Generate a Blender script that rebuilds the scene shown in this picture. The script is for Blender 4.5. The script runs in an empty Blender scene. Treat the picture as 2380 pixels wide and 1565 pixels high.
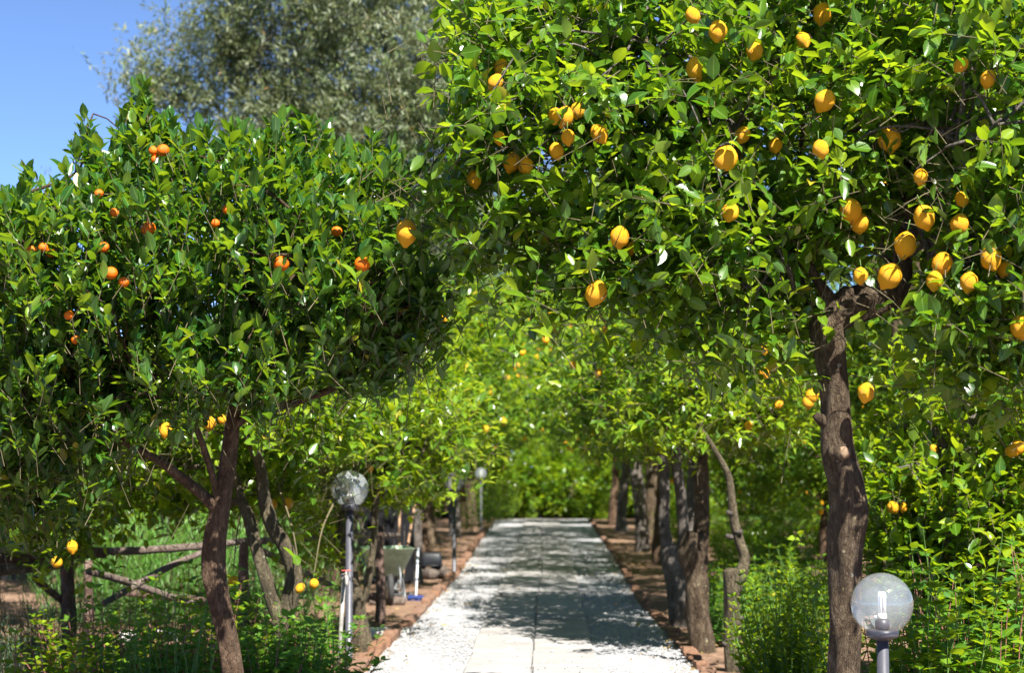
import bpy, math
import numpy as np
from mathutils import Matrix, Vector

# ---------------------------------------------------------------- camera, sky, sun, exposure
scene = bpy.context.scene
COL = scene.collection
CAM_Z = 1.63
LENS = 62.0
PITCH = math.radians(4.295)
YAW = math.radians(1.024)
cam_d = bpy.data.cameras.new('camera')
cam_d.lens = LENS
cam_d.sensor_width = 36.0
cam_d.clip_start = 0.1
cam_d.clip_end = 5000
cam_d.dof.use_dof = True
cam_d.dof.focus_distance = 9.3
cam_d.dof.aperture_fstop = 2.8
cam = bpy.data.objects.new('camera', cam_d)
COL.objects.link(cam)
cam.location = (0, 0, CAM_Z)
cam.rotation_euler = (math.radians(90) + PITCH, 0, YAW)
scene.camera = cam

SUN_EL = math.radians(50)
SUN_AZ = math.radians(154)          # clockwise from +Y: the sun stands to the right and a little behind
world = bpy.data.worlds.new('World')
scene.world = world
world.use_nodes = True
wn = world.node_tree
wn.nodes.clear()
sky = wn.nodes.new('ShaderNodeTexSky')
sky.sky_type = 'NISHITA'
sky.sun_disc = False
sky.sun_elevation = SUN_EL
sky.sun_rotation = SUN_AZ
sky.altitude = 8000
sky.air_density = 1.0
sky.dust_density = 0.0
sky.ozone_density = 3.5
bg = wn.nodes.new('ShaderNodeBackground')
bg.inputs['Strength'].default_value = 0.088
wo = wn.nodes.new('ShaderNodeOutputWorld')
wn.links.new(sky.outputs[0], bg.inputs[0])
wn.links.new(bg.outputs[0], wo.inputs[0])
sun_d = bpy.data.lights.new('sun', 'SUN')
sun_d.energy = 5.0
sun_d.angle = math.radians(0.53)
sun_d.color = (1.0, 0.955, 0.88)
sun = bpy.data.objects.new('sun', sun_d)
COL.objects.link(sun)
to_sun = Vector((math.sin(SUN_AZ) * math.cos(SUN_EL), math.cos(SUN_AZ) * math.cos(SUN_EL), math.sin(SUN_EL)))
sun.rotation_euler = (-to_sun).to_track_quat('-Z', 'Y').to_euler()
sun.location = (30, -10, 40)

scene.view_settings.view_transform = 'Standard'
scene.view_settings.look = 'None'
scene.view_settings.gamma = 1.0
scene.view_settings.exposure = 1.75
scene.view_settings.use_curve_mapping = False
scene.cycles.max_bounces = 7
scene.cycles.diffuse_bounces = 3
scene.cycles.glossy_bounces = 2
scene.cycles.transmission_bounces = 4
scene.cycles.transparent_max_bounces = 8
scene.cycles.caustics_reflective = False
scene.cycles.caustics_refractive = False
scene.cycles.sample_clamp_indirect = 6.0
scene.cycles.use_denoising = True
scene.cycles.denoising_prefilter = 'ACCURATE'

# ---------------------------------------------------------------- measuring helpers
RG = np.random.default_rng(11)
FP = LENS / 36.0 * 2380.0                       # focal length in units of a 2380 wide picture
CX, CY = 1190.0, 782.5
R_CAM = np.array(cam.rotation_euler.to_matrix())
C_POS = np.array([0, 0, CAM_Z])


def at(x, y, d):
    """world point that lies d metres in front of the lens at picture position x, y (survey of the place)"""
    v = np.array([(x - CX) / FP * d, (CY - y) / FP * d, -d])
    return C_POS + R_CAM @ v


def proj(P):
    q = (np.asarray(P) - C_POS) @ R_CAM
    d = -q[..., 2]
    return CX + q[..., 0] / d * FP, CY - q[..., 1] / d * FP, d


def nrm(v):
    return v / np.maximum(np.linalg.norm(v, axis=-1, keepdims=True), 1e-9)


# ---------------------------------------------------------------- object helpers
def tag(o, label=None, cat=None, group=None, kind=None):
    if label: o['label'] = label
    if cat: o['category'] = cat
    if group: o['group'] = group
    if kind: o['kind'] = kind
    return o


def link(o, parent=None):
    COL.objects.link(o)
    if parent is not None:
        o.parent = parent
    return o


def empty(name, loc=(0, 0, 0), rz=0.0):
    o = bpy.data.objects.new(name, None)
    o.empty_display_size = 0.2
    link(o)
    o.location = loc
    o.rotation_euler = (0, 0, rz)
    return o


def raw_mesh(name, V, faces, mat=None, attr=None, smooth=True):
    """faces: list of int arrays (n,k). attr: (nv,3) array stored as 'leaf'."""
    V = np.asarray(V, dtype=np.float32)
    me = bpy.data.meshes.new(name)
    me.vertices.add(len(V))
    me.vertices.foreach_set('co', V.ravel())
    idx = np.concatenate([f.ravel() for f in faces]).astype(np.int32)
    sizes = np.concatenate([np.full(len(f), f.shape[1], np.int32) for f in faces])
    starts = np.concatenate([[0], np.cumsum(sizes)[:-1]]).astype(np.int32)
    me.loops.add(len(idx))
    me.loops.foreach_set('vertex_index', idx)
    me.polygons.add(len(sizes))
    me.polygons.foreach_set('loop_start', starts)
    me.polygons.foreach_set('loop_total', sizes)
    me.polygons.foreach_set('use_smooth', np.full(len(sizes), smooth))
    if attr is not None:
        a = me.attributes.new('leaf', 'FLOAT_VECTOR', 'POINT')
        a.data.foreach_set('vector', np.asarray(attr, np.float32).ravel())
    me.update(calc_edges=True)
    if mat is not None:
        me.materials.append(mat)
    return me


def mobj(name, me, parent=None, loc=None):
    o = bpy.data.objects.new(name, me)
    link(o, parent)
    if loc is not None:
        o.location = loc
    return o


class MB:
    """collects shapes into one mesh"""
    def __init__(self):
        self.V, self.Q, self.T, self.n = [], [], [], 0

    def add(self, V, Q=None, T=None):
        V = np.asarray(V, float)
        self.V.append(V)
        if Q is not None and len(Q): self.Q.append(np.asarray(Q, int) + self.n)
        if T is not None and len(T): self.T.append(np.asarray(T, int) + self.n)
        self.n += len(V)
        return self

    def box(self, c, s, R=None, taper=1.0, jit=0.0):
        c, s = np.asarray(c, float), np.asarray(s, float) / 2
        b = np.array([[-1, -1, -1], [1, -1, -1], [1, 1, -1], [-1, 1, -1], [-1, -1, 1], [1, -1, 1], [1, 1, 1], [-1, 1, 1]], float)
        b[4:, :2] *= taper
        v = b * s
        if jit: v = v + RG.normal(0, jit, v.shape)
        if R is not None: v = v @ np.asarray(R).T
        return self.add(v + c, [[0, 3, 2, 1], [4, 5, 6, 7], [0, 1, 5, 4], [1, 2, 6, 5], [2, 3, 7, 6], [3, 0, 4, 7]])

    def tube(self, P, r, sides=8, rough=0.0, res=1, cap=True, seed=0):
        V, Q, T = tube_arrays(P, r, sides, rough, res, cap, seed)
        return self.add(V, Q, T)

    def lathe(self, prof, seg=24, c=(0, 0, 0), closed_ends=True):
        prof = np.asarray(prof, float)
        a = np.linspace(0, 2 * np.pi, seg, endpoint=False)
        V = np.stack([np.outer(prof[:, 0], np.cos(a)), np.outer(prof[:, 0], np.sin(a)), np.repeat(prof[:, 1:2], seg, 1)], -1).reshape(-1, 3)
        Q = []
        m = len(prof)
        for i in range(m - 1):
            for j in range(seg):
                k = (j + 1) % seg
                Q.append([i * seg + j, i * seg + k, (i + 1) * seg + k, (i + 1) * seg + j])
        T = []
        if closed_ends:
            V = np.vstack([V, [[0, 0, prof[0, 1]], [0, 0, prof[-1, 1]]]])
            b, t = m * seg, m * seg + 1
            for j in range(seg):
                k = (j + 1) % seg
                T.append([b, k, j]); T.append([t, (m - 1) * seg + j, (m - 1) * seg + k])
        return self.add(V + np.asarray(c, float), Q, T)

    def mesh(self, name, mat, smooth=True):
        faces = []
        if self.Q: faces.append(np.vstack(self.Q))
        if self.T: faces.append(np.vstack(self.T))
        return raw_mesh(name, np.vstack(self.V), faces, mat, None, smooth)

    def build(self, name, mat, parent=None, smooth=True, loc=None):
        return mobj(name, self.mesh(name, mat, smooth), parent, loc)


def spline(P, res):
    P = np.asarray(P, float)
    if res <= 1 or len(P) < 3: return P
    E = np.vstack([2 * P[0] - P[1], P, 2 * P[-1] - P[-2]])
    out = []
    for i in range(1, len(E) - 2):
        p0, p1, p2, p3 = E[i - 1], E[i], E[i + 1], E[i + 2]
        for k in range(res):
            t = k / res
            out.append(0.5 * (2 * p1 + (p2 - p0) * t + (2 * p0 - 5 * p1 + 4 * p2 - p3) * t * t + (3 * p1 - p0 - 3 * p2 + p3) * t ** 3))
    out.append(P[-1])
    return np.array(out)


def tube_arrays(P, r, sides=8, rough=0.0, res=1, cap=True, seed=0):
    P = np.asarray(P, float)
    r = np.broadcast_to(np.asarray(r, float), (len(P),))
    PR = spline(np.column_stack([P, r]), res)
    P, r = PR[:, :3], np.maximum(PR[:, 3], 0.0008)
    n = len(P)
    tg = nrm(np.gradient(P, axis=0))
    ref = np.array([1.0, 0.13, 0.07]) if abs(tg[0][0]) < 0.9 else np.array([0.1, 1.0, 0.05])
    u = np.zeros((n, 3))
    u[0] = nrm(ref - tg[0] * (ref @ tg[0]))
    for i in range(1, n):
        w = u[i - 1] - tg[i] * (u[i - 1] @ tg[i])
        u[i] = nrm(w)
    v = np.cross(tg, u)
    a = np.linspace(0, 2 * np.pi, sides, endpoint=False)
    rr = np.repeat(r[:, None], sides, 1)
    if rough:
        q = np.random.default_rng(seed + 5)
        s = np.concatenate([[0], np.cumsum(np.linalg.norm(np.diff(P, axis=0), axis=1))])
        f = np.zeros_like(rr)
        for k in range(14):
            m = q.integers(1, 7)
            f += q.normal() * np.cos(m * a[None] + q.uniform(0, 6.3) + s[:, None] * q.uniform(-14, 14)) / (1 + 0.25 * m)
        rr = rr * (1 + rough * f * 0.35)
    V = P[:, None] + rr[..., None] * (np.cos(a)[None, :, None] * u[:, None] + np.sin(a)[None, :, None] * v[:, None])
    V = V.reshape(-1, 3)
    i = np.arange(n - 1)[:, None] * sides
    j = np.arange(sides)[None]
    k = (j + 1) % sides
    Q = np.stack([i + j, i + k, i + sides + k, i + sides + j], -1).reshape(-1, 4)
    T = []
    if cap:
        V = np.vstack([V, P[0], P[-1] + tg[-1] * r[-1] * 0.25])
        b, t = n * sides, n * sides + 1
        jj = np.arange(sides); kk = (jj + 1) % sides
        T = np.vstack([np.stack([np.full(sides, b), kk, jj], -1), np.stack([np.full(sides, t), (n - 1) * sides + jj, (n - 1) * sides + kk], -1)])
    return V, Q, T


# ---------------------------------------------------------------- materials
def nt(name):
    m = bpy.data.materials.new(name)
    m.use_nodes = True
    t = m.node_tree
    t.nodes.clear()
    out = t.nodes.new('ShaderNodeOutputMaterial')
    return m, t, out


class NB:
    def __init__(self, name):
        self.m, self.t, self.out = nt(name)

    def n(self, kind, **kw):
        x = self.t.nodes.new(kind)
        for k, v in kw.items():
            if k in x.inputs.keys() if hasattr(x.inputs, 'keys') else False:
                x.inputs[k].default_value = v
            else:
                setattr(x, k, v)
        return x

    def l(self, a, b):
        self.t.links.new(a, b)

    def ramp(self, fac, stops):
        r = self.t.nodes.new('ShaderNodeValToRGB')
        e = r.color_ramp.elements
        while len(e) > 1: e.remove(e[-1])
        e[0].position, e[0].color = stops[0][0], (*stops[0][1], 1)
        for p, c in stops[1:]:
            x = e.new(p); x.color = (*c, 1)
        self.l(fac, r.inputs[0])
        return r.outputs[0]

    def noise(self, scale, detail=4, rough=0.55, vec=None, dist=0.0):
        x = self.t.nodes.new('ShaderNodeTexNoise')
        x.inputs['Scale'].default_value = scale
        x.inputs['Detail'].default_value = detail
        x.inputs['Roughness'].default_value = rough
        x.inputs['Distortion'].default_value = dist
        if vec is not None: self.l(vec, x.inputs['Vector'])
        return x.outputs['Fac']

    def coord(self, which='Object', scale=None):
        c = self.t.nodes.new('ShaderNodeTexCoord')
        if scale is None: return c.outputs[which]
        mp = self.t.nodes.new('ShaderNodeMapping')
        mp.inputs['Scale'].default_value = scale
        self.l(c.outputs[which], mp.inputs[0])
        return mp.outputs[0]

    def mix(self, fac, a, b, mode='MIX'):
        x = self.t.nodes.new('ShaderNodeMix')
        x.data_type = 'RGBA'; x.blend_type = mode
        for s, v in ((x.inputs[0], fac), (x.inputs[6], a), (x.inputs[7], b)):
            if isinstance(v, (int, float)): s.default_value = v
            elif isinstance(v, tuple): s.default_value = (*v, 1)
            else: self.l(v, s)
        return x.outputs[2]

    def math(self, op, a, b=None, clamp=False):
        x = self.t.nodes.new('ShaderNodeMath')
        x.operation = op; x.use_clamp = clamp
        for s, v in ((x.inputs[0], a), (x.inputs[1], b)):
            if v is None: continue
            if isinstance(v, (int, float)): s.default_value = v
            else: self.l(v, s)
        return x.outputs[0]

    def bump(self, h, strength=0.5, dist=0.01, normal=None):
        x = self.t.nodes.new('ShaderNodeBump')
        x.inputs['Strength'].default_value = strength
        x.inputs['Distance'].default_value = dist
        self.l(h, x.inputs['Height'])
        if normal is not None: self.l(normal, x.inputs['Normal'])
        return x.outputs[0]

    def principled(self, col, rough=0.6, spec=0.5, normal=None, metal=0.0, final=True):
        p = self.t.nodes.new('ShaderNodeBsdfPrincipled')
        for s, v in ((p.inputs['Base Color'], col), (p.inputs['Roughness'], rough)):
            if isinstance(v, (int, float)): s.default_value = v
            elif isinstance(v, tuple): s.default_value = (*v, 1)
            else: self.l(v, s)
        p.inputs['Specular IOR Level'].default_value = spec
        p.inputs['Metallic'].default_value = metal
        if normal is not None: self.l(normal, p.inputs['Normal'])
        if final: self.l(p.outputs[0], self.out.inputs[0])
        return p


def leaf_material(name, stops, trans, tfac=0.4, rough=0.27, spec=0.5, under=0.2):
    b = NB(name)
    a = b.n('ShaderNodeAttribute', attribute_name='leaf')
    s = b.n('ShaderNodeSeparateXYZ')
    b.l(a.outputs['Vector'], s.inputs[0])
    u, t, var = s.outputs
    col = b.ramp(var, stops)
    nz = b.noise(28, 3, vec=b.coord('Object'))
    col = b.mix(b.math('MULTIPLY', nz, 0.5), col, stops[0][1])
    rib = b.math('LESS_THAN', b.math('ABSOLUTE', u), 0.07)
    col = b.mix(b.math('MULTIPLY', rib, 0.45), col, (0.26, 0.38, 0.10))
    g = b.n('ShaderNodeNewGeometry')
    col = b.mix(b.math('MULTIPLY', g.outputs['Backfacing'], under), col, (0.17, 0.28, 0.08))
    # fine side veins
    w = b.math('SINE', b.math('MULTIPLY', b.math('ADD', t, b.math('MULTIPLY', b.math('ABSOLUTE', u), -0.25)), 55.0))
    p = b.principled(col, rough, spec, b.bump(w, 0.035, 0.002), final=False)
    tr = b.n('ShaderNodeBsdfTranslucent')
    tc = b.mix(var, trans[0], trans[1])
    b.l(tc, tr.inputs[0])
    mx = b.n('ShaderNodeMixShader')
    mx.inputs[0].default_value = tfac
    b.l(p.outputs[0], mx.inputs[1]); b.l(tr.outputs[0], mx.inputs[2])
    b.l(mx.outputs[0], b.out.inputs[0])
    return b.m


M = {}
M['lemon_leaf'] = leaf_material('lemon_leaf', [(0, (0.014, 0.054, 0.007)), (0.45, (0.056, 0.150, 0.008)), (0.78, (0.135, 0.245, 0.014)), (.94, (0.24, 0.34, 0.022)), (.98, (0.52, 0.40, 0.03))],
                                ((0.12, 0.30, 0.005), (0.50, 0.64, 0.015)), 0.40)
M['orange_leaf'] = leaf_material('orange_leaf', [(0, (0.008, 0.040, 0.009)), (0.5, (0.032, 0.112, 0.009)), (0.82, (0.085, 0.20, 0.014)), (.94, (0.18, 0.29, 0.025)), (.98, (0.50, 0.38, 0.03))],
                                 ((0.10, 0.27, 0.006), (0.44, 0.58, 0.015)), 0.36, 0.30)
M['bright_leaf'] = leaf_material('bright_leaf', [(0, (0.018, 0.068, 0.005)), (0.5, (0.085, 0.185, 0.007)), (0.82, (0.18, 0.295, 0.011)), (.94, (0.28, 0.38, 0.02)), (.98, (0.52, 0.42, 0.03))],
                                 ((0.17, 0.34, 0.004), (0.56, 0.66, 0.014)), 0.40)
M['weed_leaf'] = leaf_material('weed_leaf', [(0, (0.030, 0.110, 0.018)), (0.5, (0.070, 0.190, 0.022)), (1, (0.18, 0.34, 0.04))],
                               ((0.12, 0.36, 0.03), (0.36, 0.58, 0.05)), 0.40, 0.5, 0.3)
M['olive_leaf'] = leaf_material('olive_leaf', [(0, (0.085, 0.100, 0.062)), (0.5, (0.185, 0.212, 0.138)), (0.9, (0.30, 0.325, 0.235)), (0.965, (0.25, 0.25, 0.15)), (0.98, (0.42, 0.20, 0.06)), (1, (0.42, 0.20, 0.06))],
                                ((0.20, 0.23, 0.09), (0.30, 0.31, 0.13)), 0.34, 0.5, 0.25, 0.6)
M['needle_leaf'] = leaf_material('needle_leaf', [(0, (0.018, 0.055, 0.028)), (0.6, (0.045, 0.105, 0.05)), (1, (0.10, 0.17, 0.09))],
                                 ((0.05, 0.13, 0.05), (0.10, 0.2, 0.08)), 0.2, 0.5)
M['fennel_leaf'] = leaf_material('fennel_leaf', [(0, (0.03, 0.12, 0.015)), (0.6, (0.07, 0.20, 0.02)), (1, (0.14, 0.30, 0.03))],
                                 ((0.10, 0.32, 0.02), (0.24, 0.5, 0.04)), 0.35, 0.5)
M['dry_leaf'] = leaf_material('dry_leaf', [(0, (0.13, 0.07, 0.03)), (0.6, (0.26, 0.15, 0.06)), (1, (0.46, 0.34, 0.10))],
                              ((0.2, 0.12, 0.04), (0.3, 0.2, 0.06)), 0.2, 0.6, 0.3, 0.1)


def bark_material(name, dark, mid, pale, lichen=0.35, zs=0.35):
    b = NB(name)
    v = b.coord('Object', (1, 1, zs))
    n1 = b.noise(18, 8, 0.65, v, 0.6)
    n2 = b.noise(70, 6, 0.7, v, 0.3)
    n3 = b.noise(5, 4, 0.6, b.coord('Object'))
    col = b.ramp(b.math('ADD', b.math('MULTIPLY', n1, 0.6), b.math('MULTIPLY', n2, 0.4)), [(0.38, dark), (0.5, mid), (0.62, pale)])
    col = b.mix(b.ramp(n3, [(0.35, (0, 0, 0)), (0.7, (0.5, 0.5, 0.5))]), col, dark)
    # lichen: small rounded spots, yellow and pale grey
    vo = b.n('ShaderNodeTexVoronoi')
    vo.inputs['Scale'].default_value = 15
    b.l(b.mix(0.03, b.coord('Object'), b.n('ShaderNodeTexNoise').outputs['Color']), vo.inputs['Vector'])
    sp = b.math('ADD', vo.outputs['Distance'], b.math('MULTIPLY', n2, 0.25))
    mask = b.ramp(sp, [(0.20, (1, 1, 1)), (0.30, (0, 0, 0))])
    mask = b.math('MULTIPLY', mask, b.ramp(b.noise(3.2, 3, 0.6, b.coord('Object')), [(0.42, (0, 0, 0)), (0.56, (1, 1, 1))]))
    lc = b.mix(b.ramp(b.noise(7, 2, 0.5, b.coord('Object')), [(0.45, (0, 0, 0)), (0.55, (1, 1, 1))]), (0.34, 0.35, 0.28), (0.38, 0.30, 0.06))
    col = b.mix(b.math('MULTIPLY', mask, lichen), col, lc)
    cr = b.n('ShaderNodeTexVoronoi', feature='DISTANCE_TO_EDGE')
    cr.inputs['Scale'].default_value = 62
    b.l(b.mix(0.06, v, b.n('ShaderNodeTexNoise').outputs['Color']), cr.inputs['Vector'])
    crack = b.ramp(b.math('ADD', cr.outputs['Distance'], b.math('MULTIPLY', n2, 0.08)), [(0.05, (1, 1, 1)), (0.11, (0, 0, 0))])
    col = b.mix(b.math('MULTIPLY', crack, 0.22), col, tuple(x * 0.4 for x in dark))
    h = b.math('SUBTRACT', b.math('ADD', b.math('MULTIPLY', n1, 1.0), b.math('MULTIPLY', n2, 0.5)), b.math('MULTIPLY', crack, 0.12))
    b.principled(col, 0.9, 0.25, b.bump(h, 1.0, 0.05))
    return b.m


M['bark'] = bark_material('bark', (0.034, 0.022, 0.013), (0.098, 0.068, 0.041), (0.21, 0.16, 0.105), 0.95)
M['bark_brown'] = bark_material('bark_brown', (0.045, 0.027, 0.016), (0.115, 0.072, 0.043), (0.21, 0.14, 0.09), 0.35)
M['bark_lichen'] = bark_material('bark_lichen', (0.050, 0.040, 0.026), (0.125, 0.100, 0.062), (0.24, 0.20, 0.12), 0.9)
M['bark_grey'] = bark_material('bark_grey', (0.07, 0.06, 0.05), (0.16, 0.135, 0.115), (0.28, 0.25, 0.22), 0.6)
M['rail_wood'] = bark_material('rail_wood', (0.10, 0.070, 0.052), (0.23, 0.175, 0.145), (0.40, 0.33, 0.29), 0.15, 0.9)
M['post_wood'] = bark_material('post_wood', (0.075, 0.045, 0.032), (0.17, 0.108, 0.082), (0.30, 0.21, 0.17), 0.15, 0.3)


def fruit_material(name, a, c, scale, strength):
    b = NB(name)
    oi = b.n('ShaderNodeObjectInfo')
    n = b.noise(9, 4, 0.6, b.coord('Object', (6, 6, 6)))
    col = b.mix(b.ramp(n, [(0.4, (0, 0, 0)), (0.75, (1, 1, 1))]), a, c)
    col = b.mix(b.math('MULTIPLY', oi.outputs['Random'], 0.55), col, c)
    if name == 'lemon':
        gz = b.n('ShaderNodeSeparateXYZ'); b.l(b.coord('Object'), gz.inputs[0])
        gm = b.math('MULTIPLY', b.ramp(b.math('ADD', gz.outputs[2], b.math('MULTIPLY', n, 0.5)), [(0.52, (0, 0, 0)), (0.78, (0.5, 0.5, 0.5))]), oi.outputs['Random'])
        col = b.mix(gm, col, (0.30, 0.36, 0.02))
    sp = b.ramp(b.noise(150, 2, 0.5, b.coord('Object')), [(0.70, (1, 1, 1)), (0.78, (0.55, 0.45, 0.3))])
    col = b.mix(1.0, col, sp, 'MULTIPLY')
    h = b.noise(scale, 3, 0.5, b.coord('Object'))
    p = b.principled(col, 0.42, 0.32, b.bump(h, strength, 0.006))
    p.inputs['Subsurface Weight'].default_value = 0.0
    return b.m


M['lemon'] = fruit_material('lemon', (0.76, 0.40, 0.008), (0.70, 0.28, 0.005), 90, 0.8)
M['orange'] = fruit_material('orange', (0.70, 0.16, 0.004), (0.60, 0.10, 0.003), 260, 0.4)


def simple(name, col, rough=0.5, spec=0.5, metal=0.0, nscale=20, namp=0.25, bump=0.0):
    b = NB(name)
    n = b.noise(nscale, 5, 0.6, b.coord('Object'))
    d = tuple(c * (1 - namp) for c in col); e = tuple(min(1, c * (1 + namp)) for c in col)
    c = b.ramp(n, [(0.3, d), (0.7, e)])
    nm = b.bump(b.noise(nscale * 6, 4, 0.6, b.coord('Object')), bump, 0.01) if bump else None
    b.principled(c, rough, spec, nm, metal)
    return b.m


M['twig'] = simple('twig', (0.10, 0.085, 0.045), 0.8, 0.2)
M['green_stem'] = simple('green_stem', (0.10, 0.19, 0.04), 0.6, 0.3)
M['red_stem'] = simple('red_stem', (0.24, 0.10, 0.075), 0.6, 0.3)
M['pole_paint'] = simple('pole_paint', (0.055, 0.055, 0.068), 0.42, 0.5, 0.0, 14, 0.2, 0.05)
M['bulb'] = simple('bulb', (0.82, 0.82, 0.80), 0.3, 0.5, 0, 4, 0.02)
M['bulb_base'] = simple('bulb_base', (0.70, 0.66, 0.54), 0.4, 0.5, 0, 4, 0.02)
M['barrow_green'] = simple('barrow_green', (0.32, 0.40, 0.28), 0.55, 0.4, 0, 12, 0.25, 0.05)
M['barrow_metal'] = simple('barrow_metal', (0.16, 0.17, 0.18), 0.5, 0.5, 0.4, 18, 0.3)
M['rubber'] = simple('rubber', (0.035, 0.035, 0.035), 0.8, 0.3)
M['hub'] = simple('hub', (0.45, 0.40, 0.30), 0.6, 0.3)
M['white_handle'] = simple('white_handle', (0.55, 0.60, 0.66), 0.4, 0.5, 0, 20, 0.1)
M['blue_plastic'] = simple('blue_plastic', (0.02, 0.04, 0.18), 0.5, 0.5)
M['handle_wood'] = simple('handle_wood', (0.30, 0.18, 0.11), 0.7, 0.3, 0, 30, 0.3)
M['black_board'] = simple('black_board', (0.008, 0.008, 0.010), 0.85, 0.15, 0, 12, 0.4, 0.2)
M['black_plastic'] = simple('black_plastic', (0.014, 0.016, 0.020), 0.5, 0.4, 0, 6, 0.3)
M['galvanised'] = simple('galvanised', (0.36, 0.33, 0.30), 0.5, 0.5, 0.3, 30, 0.3)
M['red_valve'] = simple('red_valve', (0.5, 0.1, 0.08), 0.5, 0.4)
M['cut_wood'] = simple('cut_wood', (0.20, 0.135, 0.085), 0.8, 0.2, 0, 30, 0.3)
M['rock'] = simple('rock', (0.075, 0.06, 0.05), 0.9, 0.2, 0, 8, 0.4, 0.4)
M['pale_stone'] = simple('pale_stone', (0.62, 0.60, 0.55), 0.9, 0.2, 0, 14, 0.12, 0.2)
#M['wall_stone'] = simple('wall_stone', (0.17, 0.145, 0.125), 0.9, 0.2, 0, 5, 0.45, 0.5)
M['petal'] = simple('petal', (0.75, 0.30, 0.42), 0.6, 0.3)


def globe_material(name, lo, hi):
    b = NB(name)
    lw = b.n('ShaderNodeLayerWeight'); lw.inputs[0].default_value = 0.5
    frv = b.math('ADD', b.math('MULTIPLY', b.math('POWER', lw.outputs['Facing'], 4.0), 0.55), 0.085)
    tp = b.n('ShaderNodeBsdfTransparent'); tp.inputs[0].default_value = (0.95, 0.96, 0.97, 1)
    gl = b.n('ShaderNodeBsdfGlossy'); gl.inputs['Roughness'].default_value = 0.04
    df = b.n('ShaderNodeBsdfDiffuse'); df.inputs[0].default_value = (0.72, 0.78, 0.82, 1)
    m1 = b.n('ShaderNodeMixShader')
    dust_and_sky = b.ramp(b.noise(9, 5, 0.6, b.coord('Object')), [(0.3, (lo,) * 3), (0.75, (hi,) * 3)])  # white film: dust, plus sky reflection painted in on the milkier globe
    b.l(dust_and_sky, m1.inputs[0]); b.l(tp.outputs[0], m1.inputs[1]); b.l(df.outputs[0], m1.inputs[2])
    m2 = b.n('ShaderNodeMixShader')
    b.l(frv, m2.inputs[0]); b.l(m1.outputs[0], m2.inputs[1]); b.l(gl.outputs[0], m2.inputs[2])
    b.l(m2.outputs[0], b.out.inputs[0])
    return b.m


M['globe'] = globe_material('globe_acrylic', .09, .18)
M['globe_sky_haze'] = globe_material('globe_acrylic_sky_haze', .14, .22)  # extra white painted in for the sky reflecting on the globe


def soil_material():
    b = NB('soil')
    v = b.coord('Object')
    n1, n2, n3 = b.noise(0.7, 5, 0.6, v), b.noise(9, 6, 0.65, v), b.noise(60, 4, 0.7, v)
    c = b.ramp(n2, [(0.3, (0.105, 0.062, 0.040)), (0.55, (0.215, 0.135, 0.090)), (0.75, (0.32, 0.215, 0.150))])
    c = b.mix(b.ramp(n1, [(0.5, (0, 0, 0)), (0.68, (0.55, 0.55, 0.55))]), c, (0.30, 0.20, 0.135))
    c = b.mix(b.ramp(n3, [(0.58, (0, 0, 0)), (0.7, (0.6, 0.6, 0.6))]), c, (0.09, 0.055, 0.035))
    h = b.math('ADD', b.math('MULTIPLY', n2, 1.0), b.math('MULTIPLY', n3, 0.35))
    b.principled(c, 0.95, 0.15, b.bump(h, 0.9, 0.05))
    return b.m


def gravel_material(name, base):
    b = NB(name)
    v = b.coord('Object')
    vo = b.n('ShaderNodeTexVoronoi'); vo.inputs['Scale'].default_value = 55
    b.l(v, vo.inputs['Vector'])
    sepc = b.n('ShaderNodeSeparateColor'); b.l(vo.outputs['Color'], sepc.inputs[0])
    c = b.ramp(sepc.outputs[0], [(0.0, tuple(x * 0.55 for x in base)), (0.35, tuple(x * 0.9 for x in base)), (1, tuple(min(1, x * 1.15) for x in base))])
    c = b.mix(b.ramp(vo.outputs['Distance'], [(0.45, (0, 0, 0)), (0.8, (0.5, 0.5, 0.5))]), c, tuple(x * 0.4 for x in base))
    n = b.noise(2.2, 5, 0.6, v)
    c = b.mix(b.ramp(n, [(0.45, (0, 0, 0)), (0.75, (0.35, 0.35, 0.35))]), c, (0.27, 0.235, 0.19))
    b.principled(c, 0.9, 0.2, b.bump(vo.outputs['Distance'], -0.8, 0.02))
    return b.m


def slab_material():
    b = NB('concrete_slab')
    v = b.coord('Object')
    g = b.n('ShaderNodeObjectInfo')
    n, n2 = b.noise(3, 6, 0.65, v), b.noise(70, 3, 0.6, v)
    c = b.ramp(n, [(0.3, (0.25, 0.24, 0.235)), (0.7, (0.325, 0.315, 0.31))])
    c = b.mix(b.math('MULTIPLY', g.outputs['Random'], 0.5), c, (0.25, 0.235, 0.22))
    c = b.mix(b.ramp(b.noise(1.3, 6, 0.7, b.n('ShaderNodeNewGeometry').outputs['Position']), [(0.48, (0, 0, 0)), (0.66, (0.55, 0.55, 0.55))]), c, (0.18, 0.16, 0.145))
    c = b.mix(b.ramp(n2, [(0.6, (0, 0, 0)), (0.72, (0.5, 0.5, 0.5))]), c, (0.16, 0.145, 0.13))
    b.principled(c, 0.9, 0.2, b.bump(n2, 0.3, 0.006))
    return b.m


def brick_material():
    b = NB('kerb_brick')
    v = b.coord('Object')
    g = b.n('ShaderNodeObjectInfo')
    n, n2 = b.noise(14, 6, 0.7, v), b.noise(60, 4, 0.6, v)
    c = b.ramp(n, [(0.28, (0.075, 0.040, 0.026)), (0.5, (0.185, 0.092, 0.052)), (0.74, (0.27, 0.165, 0.11))])
    c = b.mix(b.math('MULTIPLY', g.outputs['Random'], 0.6), c, (0.16, 0.108, 0.082))
    c = b.mix(b.ramp(n2, [(0.55, (0, 0, 0)), (0.7, (0.5, 0.5, 0.5))]), c, (0.08, 0.055, 0.04))
    b.principled(c, 0.9, 0.2, b.bump(n, 0.8, 0.02))
    return b.m


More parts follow.
